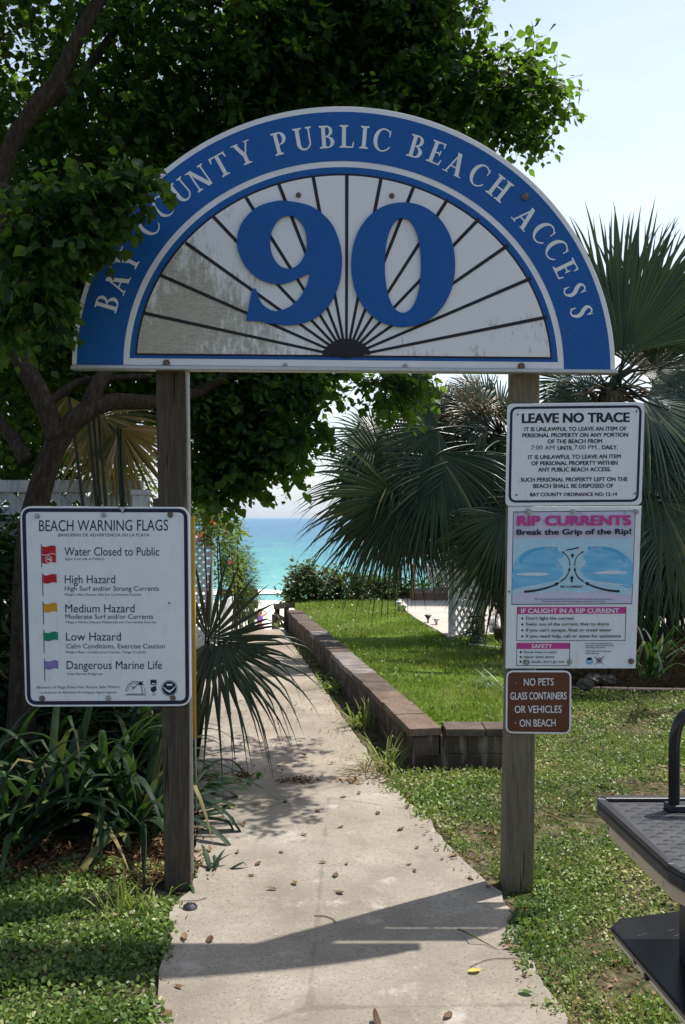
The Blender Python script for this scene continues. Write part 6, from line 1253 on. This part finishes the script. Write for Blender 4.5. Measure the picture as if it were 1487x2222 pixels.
# weeds along the foot of the wall and in the joints
cover('wall_foot_weeds', 9000, (-.8, .5, 5.2, 12), z0f, lambda x, y, r: (np.abs(x - wall_x(y) + .07) < .09) & (r.random(len(x)) < .18 + .5 * pn(x, y, 2, 44)) & ~inpoly(x, y, wallp), .03, .02, M['cover'], T_OVAL, 10, label='small weeds in the gutter at the foot of the block wall')
cover('joint_litter', 1800, (-.95, .3, 5.10, 5.24), lambda x, y: z0f(x, y) + .022, lambda x, y, r: r.random(len(x)) < .02 + .35 * pn(x, y, 9, 47), .03, .013, M['litter'], T_LANCE, 11, lift=(.001, .01), flat=.2, power=1.01, label='brown litter caught in the joint between the path slabs')
cover('path_litter', 1500, (-.95, .3, 5.2, 7.5), lambda x, y: z0f(x, y) + .02, lambda x, y, r: inpoly(x, y, fpoly) & (r.random(len(x)) < .3 + .4 * pn(x, y, 5, 49)), .016, .008, M['litter'], T_LANCE, 12, lift=(.001, .004), flat=.1, label='fine brown crumbs scattered on the far path')

# ------------------------------------------------------------------ single fallen leaves on the near path
def leaf_obj(mat, seed, L=.05, W=.03):
    r = random.Random(seed); mb = MB(); n = 7; Ls = []; Cs = []; Rs = []; cu = r.uniform(.2, .6)
    for i in range(n + 1):
        t = i / n; wd = W * .5 * math.sin(math.pi * min(.98, t * .9 + .05)) ** .8; zc = .003 + .012 * cu * (2 * t - 1) ** 2; e = r.uniform(.3, 1.0) * wd * cu * 1.6; Ls.append((-wd, t * L - L / 2, zc + e)); Cs.append((0, t * L - L / 2, zc)); Rs.append((wd, t * L - L / 2, zc + e * .7))
    mb.strip(Ls, Cs); mb.strip(Cs, Rs); mb.tube([(0, -L / 2 - .018, .004), (0, -L / 2, .006)], .0008, 4); me = mb.build('fallen_leaf', M[mat]); a = me.data.attributes.new('rnd', 'FLOAT', 'POINT'); a.data.foreach_set('value', [r.random()] * len(me.data.vertices)); return me
rr = random.Random(77)
proto = [leaf_obj('dead_leaf', s, rr.uniform(.035, .055), rr.uniform(.018, .03)) for s in range(5)]
spots = [(400, 2035), (456, 2040), (640, 1918), (546, 1900), (560, 1875), (700, 1872), (752, 1875), (738, 1938), (985, 1857), (900, 1890), (888, 1876), (1108, 2058), (972, 2205), (388, 2142), (362, 2202), (728, 1900), (660, 1812), (740, 1795), (610, 1850), (820, 1765), (690, 1760), (745, 1730), (620, 1740), (530, 1790), (700, 1680), (870, 1800), (905, 1840),
         (478, 1776), (500, 1700), (640, 1660), (720, 1655), (730, 1690), (690, 1690), (585, 1640), (660, 1640), (605, 1600), (520, 1660), (480, 1650), (560, 1745), (780, 1722), (590, 1930), (455, 1845), (515, 1850), (1060, 1925), (1020, 1905)]
lab = 'small curled brown fallen leaf lying on the concrete path'
for i, (x, y) in enumerate(spots):
    if i < 5: o = proto[i]
    else: o = proto[rr.randrange(5)].copy(); COL.objects.link(o)
    q = G(x, y, .024); o.location = (q.x, q.y, .0235 if y > 1700 else .021); o.rotation_euler = (rr.uniform(-.15, .15), rr.uniform(-.2, .2), rr.uniform(0, 6.28)); sc = rr.uniform(.6, 1.1); o.scale = (sc, sc, sc)
    tag(o, lab, 'leaf', 'fallen leaves on the path')
o = leaf_obj('yellow_leaf', 91, .045, .03); q = G(1030, 2109, .024); o.location = (q.x, q.y, .024); o.rotation_euler = (0, .1, 1.9); tag(o, 'yellow fallen leaf on the path below the sign shadow', 'leaf')
o = leaf_obj('ginger', 92, .045, .028); q = G(1141, 2156, .024); o.location = (q.x, q.y, .024); o.rotation_euler = (0, .1, 1.2); tag(o, 'green fallen leaf near the lower right edge of the path', 'leaf')
o = leaf_obj('dead_leaf', 93, .07, .03); q = G(815, 2221, .024); o.location = (q.x, q.y, .03); o.rotation_euler = (.6, .4, .5); tag(o, 'curled brown leaf standing up at the bottom edge of the view', 'leaf')
def twig(pts, r_, label):
    q = [G(x, y, .026) for x, y in pts]; o = thing('twig', label, 'twig', tuple(q[0])); mb = MB(); mb.tube([tuple(v) for v in spline(q, 5)], r_, 5); mb.build('twig_body', M['bark'], o)
twig([(682, 1987), (705, 1988), (722, 1994), (729, 2002)], .0018, 'thin curved twig on the path left of the sign shadow'); twig([(1020, 2098), (1060, 2082), (1110, 2079), (1165, 2078)], .0012, 'long thin straw on the path below the sign shadow'); twig([(385, 1955), (430, 1953), (450, 1947)], .0012, 'short straw beside the foot of the left post')
bl = thing('grass_stalk', 'green grass stalk lying across the sign shadow on the path', 'grass', tuple(G(1000, 2016))); mb = MB(); mb.tube([G(995, 2016, .03), G(1025, 2030, .05), G(1052, 2045, .03), G(1080, 2060, .025)], [.0025, .003, .002, .001], 5); o = mb.build('stalk', M['blade'], bl)
cp = thing('sprinkler_head', 'black domed plastic sprinkler head on the path edge by the left post', 'sprinkler', tuple(G(413, 1970, .02))); c = G(413, 1970, .022); mb = MB(); lathe(mb, [(.029, 0), (.029, .005), (.022, .012), (.012, .016), (.0, .0165)], c, 20)
for k in range(8): a = 2 * math.pi * k / 8; mb.beam(c + Vector((.012 * math.cos(a), .012 * math.sin(a), .0175)), c + Vector((.026 * math.cos(a), .026 * math.sin(a), .0105)), .003, .002)
mb.build('dome', M['black_plastic'], cp)
